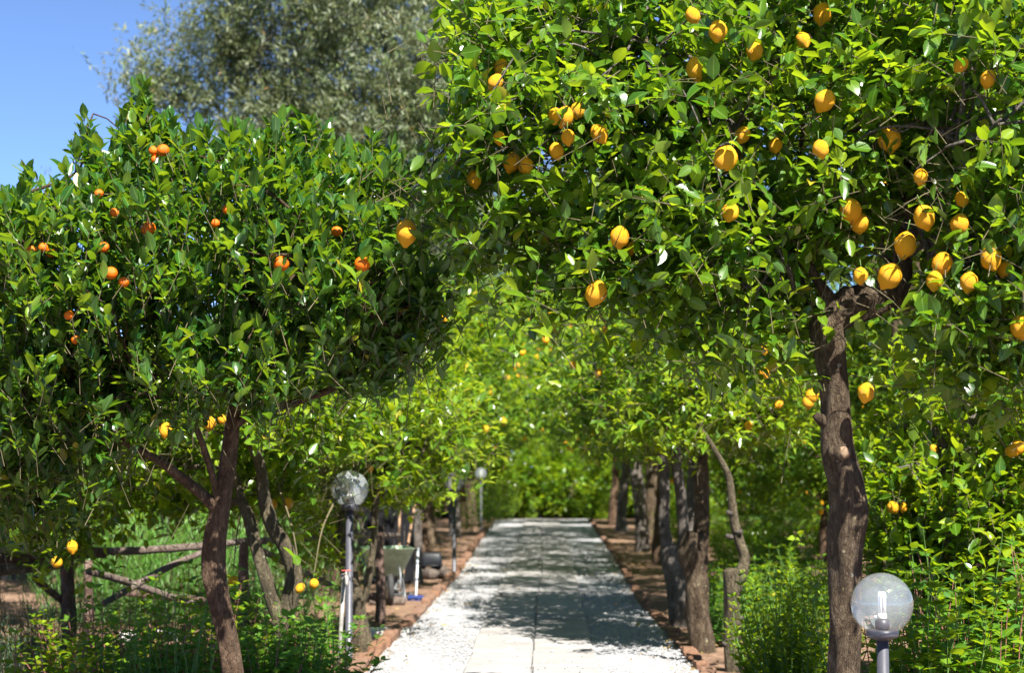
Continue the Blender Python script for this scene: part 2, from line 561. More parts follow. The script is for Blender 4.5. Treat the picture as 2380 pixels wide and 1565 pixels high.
M['soil'] = soil_material()
M['gravel'] = gravel_material('gravel', (0.315, 0.318, 0.33))
M['pebble'] = simple('pebble', (0.30, 0.295, 0.295), 0.9, 0.2, 0, 60, 0.5)
M['slab'] = slab_material()
M['brick'] = brick_material()

# ---------------------------------------------------------------- ground, path, kerbs
xs = np.concatenate([[-900, -300, -100, -40], np.linspace(-20, 20, 41), [40, 100, 300, 900]])
ys = np.concatenate([[-900, -200, -40], np.linspace(-10, 80, 91), [120, 300, 900, 2500]])
X, Y = np.meshgrid(xs, ys)
rngz = np.random.default_rng(3)
Z = np.zeros_like(X)
for k in range(10):
    Z += rngz.normal() * np.sin(X * rngz.uniform(-2.5, 2.5) + Y * rngz.uniform(-2.5, 2.5) + rngz.uniform(0, 6.3))
fade = np.clip((np.abs(X) - 1.9) / 1.0, 0, 1) * np.clip((60 - np.hypot(X, Y - 25)) / 20, 0, 1)
Z = Z * 0.012 * fade
V = np.stack([X, Y, Z], -1).reshape(-1, 3)
i, j = np.meshgrid(np.arange(len(ys) - 1), np.arange(len(xs) - 1), indexing='ij')
q = (i * len(xs) + j).ravel()
gr = mobj('ground', raw_mesh('ground', V, [np.stack([q, q + 1, q + len(xs) + 1, q + len(xs)], -1)], M['soil']))
tag(gr, 'bare brown earth strewn with dead leaves under the citrus trees', 'ground', kind='structure')


def edge_l(y): return np.interp(y, [-5, 14, 20, 27, 40, 56], [-1.46, -1.44, -1.35, -1.30, -1.42, -1.55])
def edge_r(y): return np.interp(y, [-5, 14, 22, 34, 56], [1.28, 1.24, 1.16, 1.30, 1.41])


PATH_END = 57.0
yy = np.arange(-5, PATH_END + 0.01, 0.5)
cols = []
for t in np.linspace(0, 1, 9):
    x = edge_l(yy) * (1 - t) + edge_r(yy) * t
    cols.append(np.stack([x, yy, np.full_like(yy, 0.012) + 0.008 * np.sin(yy * 1.3 + t * 9)], -1))
V = np.stack(cols, 1).reshape(-1, 3)
i, j = np.meshgrid(np.arange(len(yy) - 1), np.arange(8), indexing='ij')
q = (i * 9 + j).ravel()
path = mobj('path', raw_mesh('path', V, [np.stack([q, q + 1, q + 10, q + 9], -1)], M['gravel']))
tag(path, 'straight pale gravel path with a middle strip of concrete slabs', 'path', kind='structure')

# slabs, two abreast, down the middle of the path
slab_me = []
for k in range(4):
    mb = MB()
    w, l, h = 0.53, 1.18, 0.05
    b0 = 0.012
    prof = [(-w / 2 + b0, -l / 2 + b0), (w / 2 - b0, -l / 2 + b0), (w / 2 - b0, l / 2 - b0), (-w / 2 + b0, l / 2 - b0)]
    outer = [(-w / 2, -l / 2), (w / 2, -l / 2), (w / 2, l / 2), (-w / 2, l / 2)]
    Vv = [(x, y, h) for x, y in prof] + [(x, y, h - b0) for x, y in outer] + [(x, y, 0) for x, y in outer]
    Vv = np.array(Vv) + RG.normal(0, 0.003, (12, 3))
    Q = [[0, 1, 2, 3]] + [[4 + a, 4 + (a + 1) % 4, (a + 1) % 4, a] for a in range(4)] + [[8 + a, 8 + (a + 1) % 4, 4 + (a + 1) % 4, 4 + a] for a in range(4)]
    mb.add(Vv, Q)
    slab_me.append(mb.mesh('concrete_slab', M['slab'], False))
for r in range(50):
    y = -3 + r * 1.2
    for s in (-1, 1):
        xc = (edge_l(y) + edge_r(y)) / 2 + s * 0.272
        o = mobj('concrete_slab', slab_me[RG.integers(4)], path, (xc + RG.normal(0, 0.004), y + RG.normal(0, 0.006), -0.010 + RG.normal(0, 0.003)))
        o.rotation_euler = (RG.normal(0, 0.003), RG.normal(0, 0.004), RG.normal(0, 0.004))

# loose pebbles on the gravel strips
oct_v = np.array([[1, 0, 0], [-1, 0, 0], [0, 1, 0], [0, -1, 0], [0, 0, 1], [0, 0, -1]], float)
oct_f = np.array([[0, 2, 4], [2, 1, 4], [1, 3, 4], [3, 0, 4], [2, 0, 5], [1, 2, 5], [3, 1, 5], [0, 3, 5]])
NP_ = 15000
yp = 10 + 26 * RG.random(NP_) ** 1.5
side = RG.random(NP_) < 0.5
mid = (edge_l(yp) + edge_r(yp)) / 2
u = RG.random(NP_)
xp = np.where(side, edge_l(yp) + u * (mid - 0.54 - edge_l(yp)), mid + 0.54 + u * (edge_r(yp) - mid - 0.54))
# a few strays lie on the slabs
st = RG.random(NP_) < 0.03
xp = np.where(st, mid + RG.uniform(-0.5, 0.5, NP_), xp)
sc = RG.uniform(0.005, 0.016, (NP_, 1)) * RG.uniform(0.7, 1.3, (NP_, 3)) * np.array([1, 1, 0.7])
base = np.stack([xp, yp, np.where(st, 0.046, 0.018)], -1)
V = (base[:, None] + oct_v[None] * sc[:, None] + RG.normal(0, 0.0015, (NP_, 6, 3))).reshape(-1, 3)
Fp = (np.arange(NP_)[:, None, None] * 6 + oct_f[None]).reshape(-1, 3)
gp = mobj('gravel', raw_mesh('gravel', V, [Fp], M['pebble'], smooth=False), path)
gp['kind'] = 'stuff'

# kerbs: weathered terracotta pieces laid end to end
def kerb_piece(L, W, H):
    mb = MB()
    ts = np.linspace(-L / 2, L / 2, 5)
    prof = [(-W / 2, -0.08), (-W / 2, H * 0.82), (-W * 0.38, H * 0.98), (W * 0.36, H), (W / 2, H * 0.84), (W / 2, -0.08)]
    Vv = []
    for k, t in enumerate(ts):
        e = 0.88 if k in (0, 4) else 1.0
        for x, z in prof:
            Vv.append((x * e + RG.normal(0, 0.005), t, z * (e if z > 0 else 1) + RG.normal(0, 0.006)))
    Q = []
    for k in range(4):
        for a in range(5):
            Q.append([k * 6 + a, k * 6 + a + 1, (k + 1) * 6 + a + 1, (k + 1) * 6 + a])
    Q += [[0, 5, 4, 1], [1, 4, 3, 2], [24, 25, 28, 29], [25, 26, 27, 28]]
    mb.add(Vv, Q)
    return mb.mesh('brick', M['brick'], False)


def kerb(name, edge, sgn, label, L, W, H, y0, y1, skip):
    root = empty(name, (0, 0, 0))
    tag(root, label, 'kerb', kind='structure')
    mes = [kerb_piece(L, W, H * s) for s in (0.85, 1.0, 1.12, 0.95, 1.05)]
    y = y0
    while y < y1:
        if not any(a < y < b for a, b in skip):
            sl = (edge(y + 0.3) - edge(y - 0.3)) / 0.6
            o = mobj('brick', mes[RG.integers(5)], root, (edge(y) + sgn * (W / 2 - 0.015) + RG.normal(0, 0.007), y, RG.normal(-0.006, 0.010)))
            o.rotation_euler = (RG.normal(0, 0.02), RG.normal(0, 0.05), -math.atan(sl) + RG.normal(0, 0.02))
            o.scale = (RG.uniform(.9, 1.05), RG.uniform(.92, 1.0), RG.uniform(.8, 1.05))
        y += L + 0.015
    return root


kerb('kerb', edge_l, -1, 'low rounded terracotta kerb along the lamp side of the path', 0.50, 0.125, 0.105, 6, 55, [(21.0, 21.9)])
kerb('kerb', edge_r, 1, 'low broken terracotta kerb on the side with the sapling stump', 0.30, 0.12, 0.075, 6, 55, [(24.0, 24.6), (29.5, 30)])

# ---------------------------------------------------------------- leaves
def leaf_template(wr, fold, bend, wave, seed, peak=0.42):
    q = np.random.default_rng(seed)
    ts = np.array([0.0, 0.22, 0.5, 0.78, 1.0])
    prof = lambda t: np.sin(np.pi * t ** (np.log(0.5) / np.log(peak))) ** 0.85
    V, A = [(0, 0, 0)], [(0, 0)]
    for t in ts[1:-1]:
        w = wr / 2 * prof(t)
        zb = -bend * t * t
        for s in (-1, 0, 1):
            z = zb + (abs(s) * w * math.tan(fold)) + (abs(s) * wave * q.normal())
            V.append((s * w, t * (1 - 0.25 * bend * t), z)); A.append((s, t))
    V.append((0, 1 - 0.25 * bend, -bend)); A.append((0, 1))
    T = [[0, 2, 1], [0, 3, 2], [7, 8, 10], [8, 9, 10]]
    Q = []
    for k in (0, 1):
        a = 1 + 3 * k
        Q += [[a, a + 1, a + 4, a + 3], [a + 1, a + 2, a + 5, a + 4]]
    return np.array(V, float), np.array(A, float), np.array(Q), np.array(T)


def small_template(wr, fold, bend):
    V = np.array([(0, 0, 0), (-wr / 2, 0.45, wr / 2 * math.tan(fold) - bend * .2), (0, 0.5, -bend * .25), (wr / 2, 0.45, wr / 2 * math.tan(fold) - bend * .2), (0, 1, -bend)], float)
    A = np.array([(0, 0), (-1, .5), (0, .5), (1, .5), (0, 1)], float)
    T = np.array([[0, 2, 1], [0, 3, 2], [1, 2, 4], [2, 3, 4]])
    return V, A, np.zeros((0, 4), int), T


def diamond_template(wr, bend):
    V = np.array([(0, 0, 0), (wr / 2, 0.5, -bend * .2), (0, 1, -bend), (-wr / 2, 0.5, -bend * .2)], float)
    A = np.array([(0, 0), (1, .5), (0, 1), (-1, .5)], float)
    return V, A, np.zeros((0, 4), int), np.array([[0, 1, 2], [0, 2, 3]])


LEAF = {
    'lemon': [leaf_template(w, f, b, 0.035, 10 + k) for k, (w, f, b) in enumerate([(0.55, .28, .10), (0.50, .45, .22), (0.58, .15, .30), (0.53, .35, -.08), (0.50, .5, .38), (0.57, .22, .02)])],
    'orange': [leaf_template(w, f, b, 0.02, 30 + k, 0.46) for k, (w, f, b) in enumerate([(0.47, .40, .06), (0.44, .5, .18), (0.50, .3, .12), (0.45, .45, -.10), (0.48, .35, .28)])],
    'weed': [leaf_template(w, f, b, 0.03, 50 + k, 0.36) for k, (w, f, b) in enumerate([(0.56, .2, .18), (0.52, .3, .30), (0.60, .12, .10)])],
    'mid': [small_template(w, f, b) for w, f, b in [(0.5, .3, .1), (0.45, .4, .25), (0.5, .25, -.05), (0.42, .45, .3)]],
    'olive': [diamond_template(w, b) for w, b in [(0.27, .1), (0.25, -.1)]],
    'needle': [small_template(w, f, b) for w, f, b in [(0.11, .1, .1), (0.11, .2, .3)]],
}


def leaves_mesh(name, kind, pos, Rm, size, var, vi, mat):
    tpl = LEAF[kind]
    Vs, As, Qs, Ts, off = [], [], [], [], 0
    for k, (tv, ta, tq, tt) in enumerate(tpl):
        m = vi == k
        n = int(m.sum())
        if n == 0: continue
        W = np.einsum('nij,vj->nvi', Rm[m], tv) * size[m][:, None, None] + pos[m][:, None]
        Vs.append(W.reshape(-1, 3))
        A = np.empty((n, len(tv), 3))
        A[:, :, :2] = ta[None]; A[:, :, 2] = var[m][:, None]
        As.append(A.reshape(-1, 3))
        base = off + np.arange(n)[:, None, None] * len(tv)
        if len(tq): Qs.append((base + tq[None]).reshape(-1, 4))
        Ts.append((base + tt[None]).reshape(-1, 3))
        off += n * len(tv)
    faces = ([np.vstack(Qs)] if Qs else []) + [np.vstack(Ts)]
    return raw_mesh(name, np.vstack(Vs), faces, mat, np.vstack(As))


def frames(direction, up):
    y = nrm(direction)
    z = nrm(up - y * np.sum(up * y, -1, keepdims=True))
    x = np.cross(y, z)
    return np.stack([x, y, z], -1)


class Leaves:
    def __init__(self, kind):
        self.kind = kind
        self.parts = []

    def put(self, pos, direction, up, size, var):
        self.parts.append((pos, frames(direction, up), size, var, RG.integers(0, len(LEAF[self.kind]), len(pos))))

    def arrays(self):
        return [np.concatenate([p[k] for p in self.parts]) for k in range(5)]


def twig_leaves(tips, axes, per, length, spread0, spread1, droop, lsize, young, q, leaves, stems=None, inner=None):
    """a leafy shoot at every tip: leaves turn round the shoot by the golden angle, tight at the end, wide below"""
    n = len(tips)
    a = axes
    ref = nrm(q.normal(size=(n, 3)))
    u = nrm(ref - a * np.sum(ref * a, -1, keepdims=True))
    v = np.cross(a, u)
    L = length * q.uniform(0.6, 1.3, n)
    tone = q.normal(0, 0.21, n) + young
    for k in range(per):
        f = k / (per - 1)
        keep = q.random(n) < 0.93
        ang = k * 2.39996 + q.normal(0, 0.3, n)
        th = spread0 + (spread1 - spread0) * f + q.normal(0, 0.16, n)
        rad = u * np.cos(ang)[:, None] + v * np.sin(ang)[:, None]
        d = a * np.cos(th)[:, None] + rad * np.sin(th)[:, None]
        d[:, 2] -= droop * (0.4 + f) * q.uniform(0.3, 1.4, n)
        d += q.normal(0, 0.12, (n, 3))
        up = a * 0.55 - rad * 0.1 + np.array([0, 0, 0.75]) + q.normal(0, 0.25, (n, 3))
        p = tips - a * (L * f)[:, None] + rad * 0.006
        s = lsize * q.uniform(0.50, 1.18, n) * (0.72 + 0.4 * math.sin(math.pi * min(1, f + 0.25)))
        var = np.clip(tone + 0.32 * (1 - f) * q.random(n) + q.normal(0, 0.12, n), 0, 0.94)
        var = np.where(q.random(n) < 0.007, 1.0, var)
        leaves.put(p[keep], d[keep], up[keep], s[keep], var[keep])
    if stems is not None:
        base = tips - a * (L * 1.5)[:, None] + q.normal(0, 0.01, (n, 3))
        r0, r1 = 0.0032, 0.0014
        ring = np.array([0, 2.0944, 4.18879])
        off = u[:, None] * np.cos(ring)[None, :, None] + v[:, None] * np.sin(ring)[None, :, None]
        V = np.concatenate([base[:, None] + off * r0, tips[:, None] + off * r1], 1).reshape(-1, 3)
        b = np.arange(n)[:, None, None] * 6
        stems.add(V, (b + np.array([[0, 1, 4, 3], [1, 2, 5, 4], [2, 0, 3, 5]])[None]).reshape(-1, 4))


def lobes(q, k=9):
    d = nrm(q.normal(size=(k, 3))); s = q.normal(0, 1, k); f = q.uniform(2, 6, k); ph = q.uniform(0, 6.3, k)
    return lambda x: np.clip(sum(s[i] * np.sin(f[i] * (x @ d[i]) + ph[i]) for i in range(k)) / math.sqrt(k), -1.6, 1.6)


def clumps_in(blobs, n, q, lump=0.16, fill=0.26):
    """points near the skin of a union of ellipsoids, with the outward direction"""
    area = np.array([(b[1][0] * b[1][1] + b[1][0] * b[1][2] + b[1][1] * b[1][2]) for b in blobs])
    cnt = np.maximum(2, (n * area / area.sum()).astype(int))
    P, N = [], []
    for (c, r), m in zip(blobs, cnt):
        c, r = np.asarray(c, float), np.asarray(r, float)
        d = nrm(q.normal(size=(m, 3)))
        lb = lobes(q)
        rr = np.clip(1 - np.abs(q.normal(0, fill, m)), 0.2, 1) * (1 + lump * lb(d * 1.6))
        p = c + d * r * rr[:, None]
        ok = np.ones(m, bool)
        for (c2, r2) in blobs:
            if c2 is c or np.allclose(c2, c): continue
            t = np.linalg.norm((p - np.asarray(c2)) / np.asarray(r2), axis=1)
            ok &= (t > 0.72) | (q.random(m) < 0.2)
        P.append(p[ok]); N.append(nrm(d / r)[ok])
    return np.concatenate(P), np.concatenate(N)


def crown_shoots(blobs, nclump, per_clump, sigma, q, out=0.6, upw=0.6, rnd=0.55, lump=0.16, fill=0.26):
    P, N = clumps_in(blobs, nclump, q, lump, fill)
    m = len(P)
    idx = np.repeat(np.arange(m), per_clump)
    tips = P[idx] + q.normal(0, 1, (len(idx), 3)) * sigma * q.uniform(0.6, 1.4, m)[idx][:, None]
    ax = nrm(N[idx] * out + np.array([0, 0, upw]) + q.normal(0, rnd, (len(idx), 3)))
    return P, tips, ax


def blob(x, y, d, rx, ry, rd):
    return (at(x, y, d), np.array([rx / FP * d, rd, ry / FP * d]))


def limbs(root, base, forks, targets, q, mat, r0, nsub, sub_r, name='branch', jit=0.12, nmain=7):
    """main limbs from the fork to points in the crown, each its own mesh; the finer branches joined as one part"""
    forks = np.asarray(forks, float).reshape(-1, 3)
    pick = targets[q.choice(len(targets), min(nmain, len(targets)), replace=False)]
    lines = []
    for t in pick:
        f = forks[np.argmin(np.linalg.norm(forks - t, axis=1))]
        mids = [f + (t - f) * k + np.array([0, 0, 0.18 * math.sin(math.pi * k)]) * np.linalg.norm(t - f) + q.normal(0, jit, 3) * math.sin(math.pi * k) for k in (0, .25, .5, .75)] + [t]
        L = spline(np.array(mids), 5)
        lines.append(L)
        V, Q, T = tube_arrays(L, np.linspace(r0, sub_r * 0.7, len(L)), 8, 0.10, 1, True, int(q.integers(1e6)))
        MB().add(V - base, Q, T).build(name, mat, root)
    allp = np.concatenate([L[len(L) // 5:] for L in lines])
    mb = MB()
    sub = targets[q.choice(len(targets), min(nsub, len(targets)), replace=False)]
    for t in sub:
        dd = np.linalg.norm(allp - t, axis=1)
        cand = np.argsort(dd)[:14]
        s = allp[q.choice(cand)]
        ln = np.linalg.norm(t - s)
        if ln < 0.05: continue
        L = [s + (t - s) * k + q.normal(0, 0.10 * ln, 3) * math.sin(math.pi * k) + np.array([0, 0, 0.10 * ln * math.sin(math.pi * k)]) for k in (0, .33, .66, 1)]
        V, Q, T = tube_arrays(L, np.linspace(sub_r, 0.003, 4), 5, 0, 3, False)
        mb.add(V - base, Q)
    if mb.n:
        o = mb.build('twigs', mat, root)
        o['kind'] = 'stuff'


_leaf_me = {}


def leaf_meshes(kind, mat):
    key = (kind, mat.name)
    if key not in _leaf_me:
        lv = np.linspace(0.08, 0.93, 7)
        _leaf_me[key] = [[raw_mesh('leaf', tv, ([tq] if len(tq) else []) + [tt], mat, np.column_stack([ta, np.full(len(tv), v)])) for v in lv] for tv, ta, tq, tt in LEAF[kind]]
    return _leaf_me[key]


def build_crown(root, base, lv, mat, nobj=0, name='crown', keep=None):
    """joins the leaves into one crown; the nobj leaves that show largest stay single leaves"""
    pos, Rm, size, var, vi = lv.arrays()
    if keep is not None:
        k = keep(pos); pos, Rm, size, var, vi = pos[k], Rm[k], size[k], var[k], vi[k]
    sel = np.zeros(len(pos), bool)
    if nobj:
        ctr = pos + Rm[:, :, 1] * size[:, None] * 0.5
        x, y, d = proj(ctr)
        inside = (x > 10) & (x < 2370) & (y > 10) & (y < 1555)
        cell = (np.floor(x / 22) * 1000 + np.floor(y / 22)).astype(int)
        order = np.lexsort((d, cell))
        first = np.ones(len(order), bool)
        first[1:] = cell[order][1:] != cell[order][:-1]
        front = np.zeros(len(pos), bool); front[order[first]] = True
        view = nrm(C_POS - ctr)
        area = np.abs(np.sum(view * Rm[:, :, 2], -1)) * size ** 2 / d ** 2
        area = np.where(front & inside, area, -1)
        best = np.argsort(-area)[:nobj]
        best = best[area[best] > 0]
        sel[best] = True
    c = mobj(name, leaves_mesh(name, lv.kind, pos[~sel] - base, Rm[~sel], size[~sel], var[~sel], vi[~sel], mat), root)
    c['kind'] = 'stuff'
    if nobj:
        mm = leaf_meshes(lv.kind, mat)
        for k in np.nonzero(sel)[0]:
            o = bpy.data.objects.new('leaf', mm[vi[k]][int(np.clip(round((var[k] - 0.08) / 0.85 * 6), 0, 6))])
            link(o, c)
            mt = np.eye(4)
            mt[:3, :3] = Rm[k] * size[k]
            mt[:3, 3] = pos[k] - base
            o.matrix_local = Matrix(mt.tolist())
    return c, pos


# ---------------------------------------------------------------- fruit
def lemon_mesh(seed):
    q = np.random.default_rng(seed)
    z = np.array([-0.60, -0.575, -0.53, -0.47, -0.38, -0.25, -0.08, 0.10, 0.26, 0.38, 0.46, 0.50])
    r = 1.12 * np.array([0.030, 0.075, 0.105, 0.155, 0.255, 0.335, 0.375, 0.370, 0.310, 0.215, 0.110, 0.03])
    r = r * (1 + q.normal(0, 0.02, len(r)))
    mb = MB(); mb.lathe(np.column_stack([r, z]), 20)
    V = mb.V[0]
    a = np.arctan2(V[:, 1], V[:, 0])
    V[:, :2] *= (1 + 0.03 * np.sin(2 * a + q.uniform(0, 6)) + 0.02 * np.sin(5 * a + V[:, 2] * 9))[:, None]
    V += np.stack([np.sin(V[:, 2] * 11 + q.uniform(0, 6)), np.cos(V[:, 2] * 9 + q.uniform(0, 6)), 0 * V[:, 0]], -1) * 0.012
    return mb.mesh('lemon', M['lemon'])


def orange_mesh():
    t = np.linspace(0, np.pi, 13)[1:-1]
    mb = MB(); mb.lathe(np.column_stack([0.5 * np.sin(t), -0.48 * np.cos(t) - 0.0]), 20)
    V = mb.V[0]; V[-1, 2] -= 0.02; V[-2, 2] += 0.01
    return mb.mesh('orange', M['orange'])


LEMONS = [lemon_mesh(s) for s in (1, 2, 3, 4)]
ORANGE = orange_mesh()
STEM_ME = MB().tube([(0, 0, 0.44), (0.02, 0.01, 0.62), (0.08, -0.02, 0.95)], [0.03, 0.022, 0.02], 5).mesh('fruit_stalk', M['green_stem'])


def hang_fruit(root, base, P, me, size, name, label, q, tilt=0.3):
    o = mobj(name, me, root, P - base)
    o.scale = (size,) * 3
    o.rotation_euler = (q.normal(0, tilt), q.normal(0, tilt), q.uniform(0, 6.28))
    if label: o['label'] = label
    s = mobj('stalk', STEM_ME, o)
    return o


def fruit_spots(spots, pos, d_default, q):
    """each spot (x, y, size[, depth]) gets the distance of the outer leaves there"""
    x, y, d = proj(pos)
    out = []
    for s in spots:
        near = (np.hypot(x - s[0], y - s[1]) < 30)
        if len(s) > 3: dep = s[3]
        elif near.sum() >= 3: dep = np.percentile(d[near], 8)
        else: dep = d_default
        out.append((at(s[0], s[1], dep), dep, s))
    return out


def clear_view(fruits, keepprob=0.16, grow=1.0):
    def keep(pos):
        x, y, d = proj(pos)
        k = np.ones(len(pos), bool)
        rr = RG.random(len(pos))
        for P, dep, s in fruits:
            r = s[2] / dep * FP * 0.5 * grow + 14
            hit = (np.hypot(x - s[0], y - s[1]) < r) & (d < dep + 0.10)
            k &= ~(hit & (rr > keepprob))
        return k
    return keep


# ================================================================ the large lemon tree beside the globe lamp
q = np.random.default_rng(101)
D0 = 9.1
base = at(1962, 1565, D0); base[2] = 0
lt = empty('lemon_tree', base)
tag(lt, 'large lemon tree with thick lichen-spotted trunk, heavy with fruit, over the path', 'tree', 'lemon trees')
tr = [(1958, 1760, 46), (1960, 1640, 41), (1962, 1540, 38), (1966, 1440, 40), (1964, 1340, 40), (1962, 1250, 45), (1974, 1185, 46), (1966, 1120, 42), (1946, 1045, 39), (1940, 960, 33), (1938, 880, 32), (1930, 800, 37), (1928, 755, 40), (1950, 722, 42), (1990, 706, 40), (2040, 692, 37), (2080, 672, 30)]
pts = np.array([at(x, y, D0 + 0.02 * max(0, k - 12)) for k, (x, y, w) in enumerate(tr)])
rad = np.array([w / FP * D0 for x, y, w in tr])
pts = np.vstack([[pts[0][0] - 0.01, pts[0][1], -0.1], pts]); rad = np.concatenate([[0.125], rad])
MB().tube(pts - base, rad, 40, 0.15, 9, True, 3).build('trunk', M['bark'], lt)
MB().tube(np.array([at(x, y, D0 + .04) for x, y in [(2075, 690), (2096, 640), (2096, 580), (2108, 525), (2120, 440), (2100, 350)]]) - base, np.array([30, 25, 21, 20, 17, 12]) / FP * D0, 16, 0.12, 5, True, 8).build('branch', M['bark'], lt)
MB().tube(np.array([at(x, y, D0) for x, y in [(1938, 730), (1925, 690), (1902, 655), (1870, 600), (1800, 520), (1700, 430)]]) - base, np.array([22, 17, 11, 9, 8, 6]) / FP * D0, 14, 0.10, 5, True, 9).build('branch', M['bark'], lt)
MB().tube(np.array([at(x, y, D0 - .02) for x, y in [(1955, 735), (1965, 690), (1972, 668)]]) - base, np.array([26, 20, 12]) / FP * D0, 14, 0.15, 4, True, 12).build('branch_stub', M['bark'], lt)
MB().tube(np.array([at(x, y, dd) for x, y, dd in [(1925, 985, D0), (1905, 975, D0 - .03), (1896, 965, D0 - .04)]]) - base, np.array([16, 13, 10]) / FP * D0, 10, 0.15, 3, True, 13).build('branch_stub', M['bark'], lt)
# pruning wound: ragged collar with a pale cut face
c0 = at(1958, 1054, D0 - 0.075)
n0 = nrm(np.array([0.55, -0.80, 0.1]))
mb = MB(); mb.tube([c0 - n0 * 0.05 - base, c0 - base, c0 + n0 * 0.012 - base], [0.062, 0.052, 0.045], 16, 0.12, 2, True, 4)
mb.build('pruning_wound', M['bark'], lt)
MB().tube([c0 + n0 * 0.010 - base, c0 + n0 * 0.024 - base], [0.036, 0.030], 14, 0.22, 1, True, 5).build('cut_face', M['cut_wood'], lt)

B = [blob(1650, 110, 9.5, 560, 230, 0.9), blob(1180, 150, 9.3, 190, 190, 0.55), blob(1200, 330, 9.0, 230, 130, 0.55), blob(1480, 420, 9.05, 330, 190, 0.75), blob(1800, 360, 9.2, 420, 270, 0.85),
     blob(2180, 150, 9.3, 330, 250, 0.85), blob(2290, 480, 8.9, 260, 250, 0.65), blob(2330, 720, 8.8, 190, 150, 0.45), blob(1640, 580, 9.0, 210, 120, 0.5), blob(1040, 480, 9.0, 110, 70, 0.3),
     blob(1420, 590, 8.95, 130, 85, 0.4), blob(1820, 620, 9.4, 220, 130, 0.45), blob(1150, 575, 9.1, 90, 70, 0.3), blob(2480, 350, 9.0, 250, 380, 0.7), blob(1650, -60, 9.8, 520, 160, 0.6), blob(2250, -60, 9.6, 350, 160, 0.6),
     blob(1260, 630, 9.0, 80, 60, .25), blob(1560, 690, 8.95, 120, 75, .3), blob(1700, 730, 9.1, 130, 85, .35), blob(1820, 790, 9.3, 80, 80, .3), blob(1370, 680, 8.9, 60, 50, .2), blob(2200, 790, 8.85, 100, 80, .3), blob(2340, 860, 8.8, 100, 80, .3)]
P, tips, ax = crown_shoots(B, 690, 9, 0.14, q, 0.55, 0.45, 0.6, 0.14, 0.26)
lv = Leaves('lemon'); stems = MB()
twig_leaves(tips, ax, 7, 0.15, 0.45, 1.25, 0.30, 0.110, 0.40, q, lv, stems)
pos_all = lv.arrays()[0]
ls = [(1190, 376, .105), (1222, 384, .09), (1165, 156, .09), (1152, 190, .09), (1312, 270, .105), (1342, 255, .085), (1290, 268, .08), (1320, 318, .08), (1293, 350, .085), (1392, 310, .10), (1102, 415, .09), (945, 540, .135, 9.0), (1386, 680, .125), (1440, 550, .11),
      (1618, 158, .12), (1668, 70, .11), (1610, 35, .085), (1754, 116, .10), (1912, 30, .115), (1866, 92, .09), (1917, 233, .115), (1687, 367, .13), (1727, 312, .09), (1802, 337, .085), (1907, 345, .09), (2067, 322, .135), (2234, 150, .08), (2296, 182, .09),
      (1977, 487, .125), (1997, 517, .11), (2148, 504, .125), (2230, 520, .105), (2104, 568, .13, 8.75), (2069, 641, .135, 8.75), (2190, 612, .115), (2172, 652, .095), (2252, 655, .10), (2303, 600, .12), (2334, 626, .08), (2000, 640, .085), (2013, 912, .10, 8.9), (2372, 760, .115), (2236, 462, .08), (1697, 492, .10), (2140, 410, .08), (1470, 575, .07), (1160, 320, .07)]
fr = fruit_spots(ls, pos_all, 9.0, q)
kv = clear_view(fr)


def keep0(pos):
    k = kv(pos)
    x, y, d = proj(pos)
    rr = RG.random(len(pos))
    # open space round the fork of the trunk
    fork = (((x - 2005) / 125) ** 2 + ((y - 695) / 58) ** 2 < 1) & (d < D0 + 0.15)
    fork |= (np.abs(x - 1940) < 56) & (y > 745) & (d < D0 + 0.15)
    fork |= (((x - 2098) / 34) ** 2 + ((y - 575) / 75) ** 2 < 1) & (d < D0 + 0.1)
    # a gap in the crown lets the sun reach the fork
    S = np.array(to_sun)
    for fx, fy, w in ((1932, 800, .11), (1950, 725, .14), (2010, 700, .15), (2070, 680, .13)):
        rel = pos - at(fx, fy, D0 - .08)
        al = rel @ S
        perp = np.linalg.norm(rel - al[:, None] * S, axis=1)
        fork |= (al > 0) & (al < 1.6) & (perp < w)
    k &= ~(fork & (rr > 0.08))
    # the tree grows no leaves above the lawn of sky at its outer side
    k &= ~((x < 1040) & (y < 430) & (rr > 0.25)) & ~((x < 985) & (y < 470))
    k &= ~((y > 890) & (x < 2080) & (rr > 0.1))
    return k


crown0, pos0 = build_crown(lt, base, lv, M['lemon_leaf'], 300, keep=keep0)
sm = mobj('shoots', stems.mesh('shoots', M['twig']), lt, -base); sm['kind'] = 'stuff'
limbs(lt, base, [at(2108, 525, D0), at(2100, 360, D0), at(1870, 600, D0), at(1720, 440, D0), at(1990, 300, D0 + .2)], P, q, M['bark_grey'], 0.022, 260, 0.010, nmain=16)
for k, (Pf, dep, s) in enumerate(fr):
    hang_fruit(lt, base, Pf, LEMONS[k % 4], s[2], 'lemon', 'ripe rough-skinned yellow lemon hanging among glossy leaves', q)

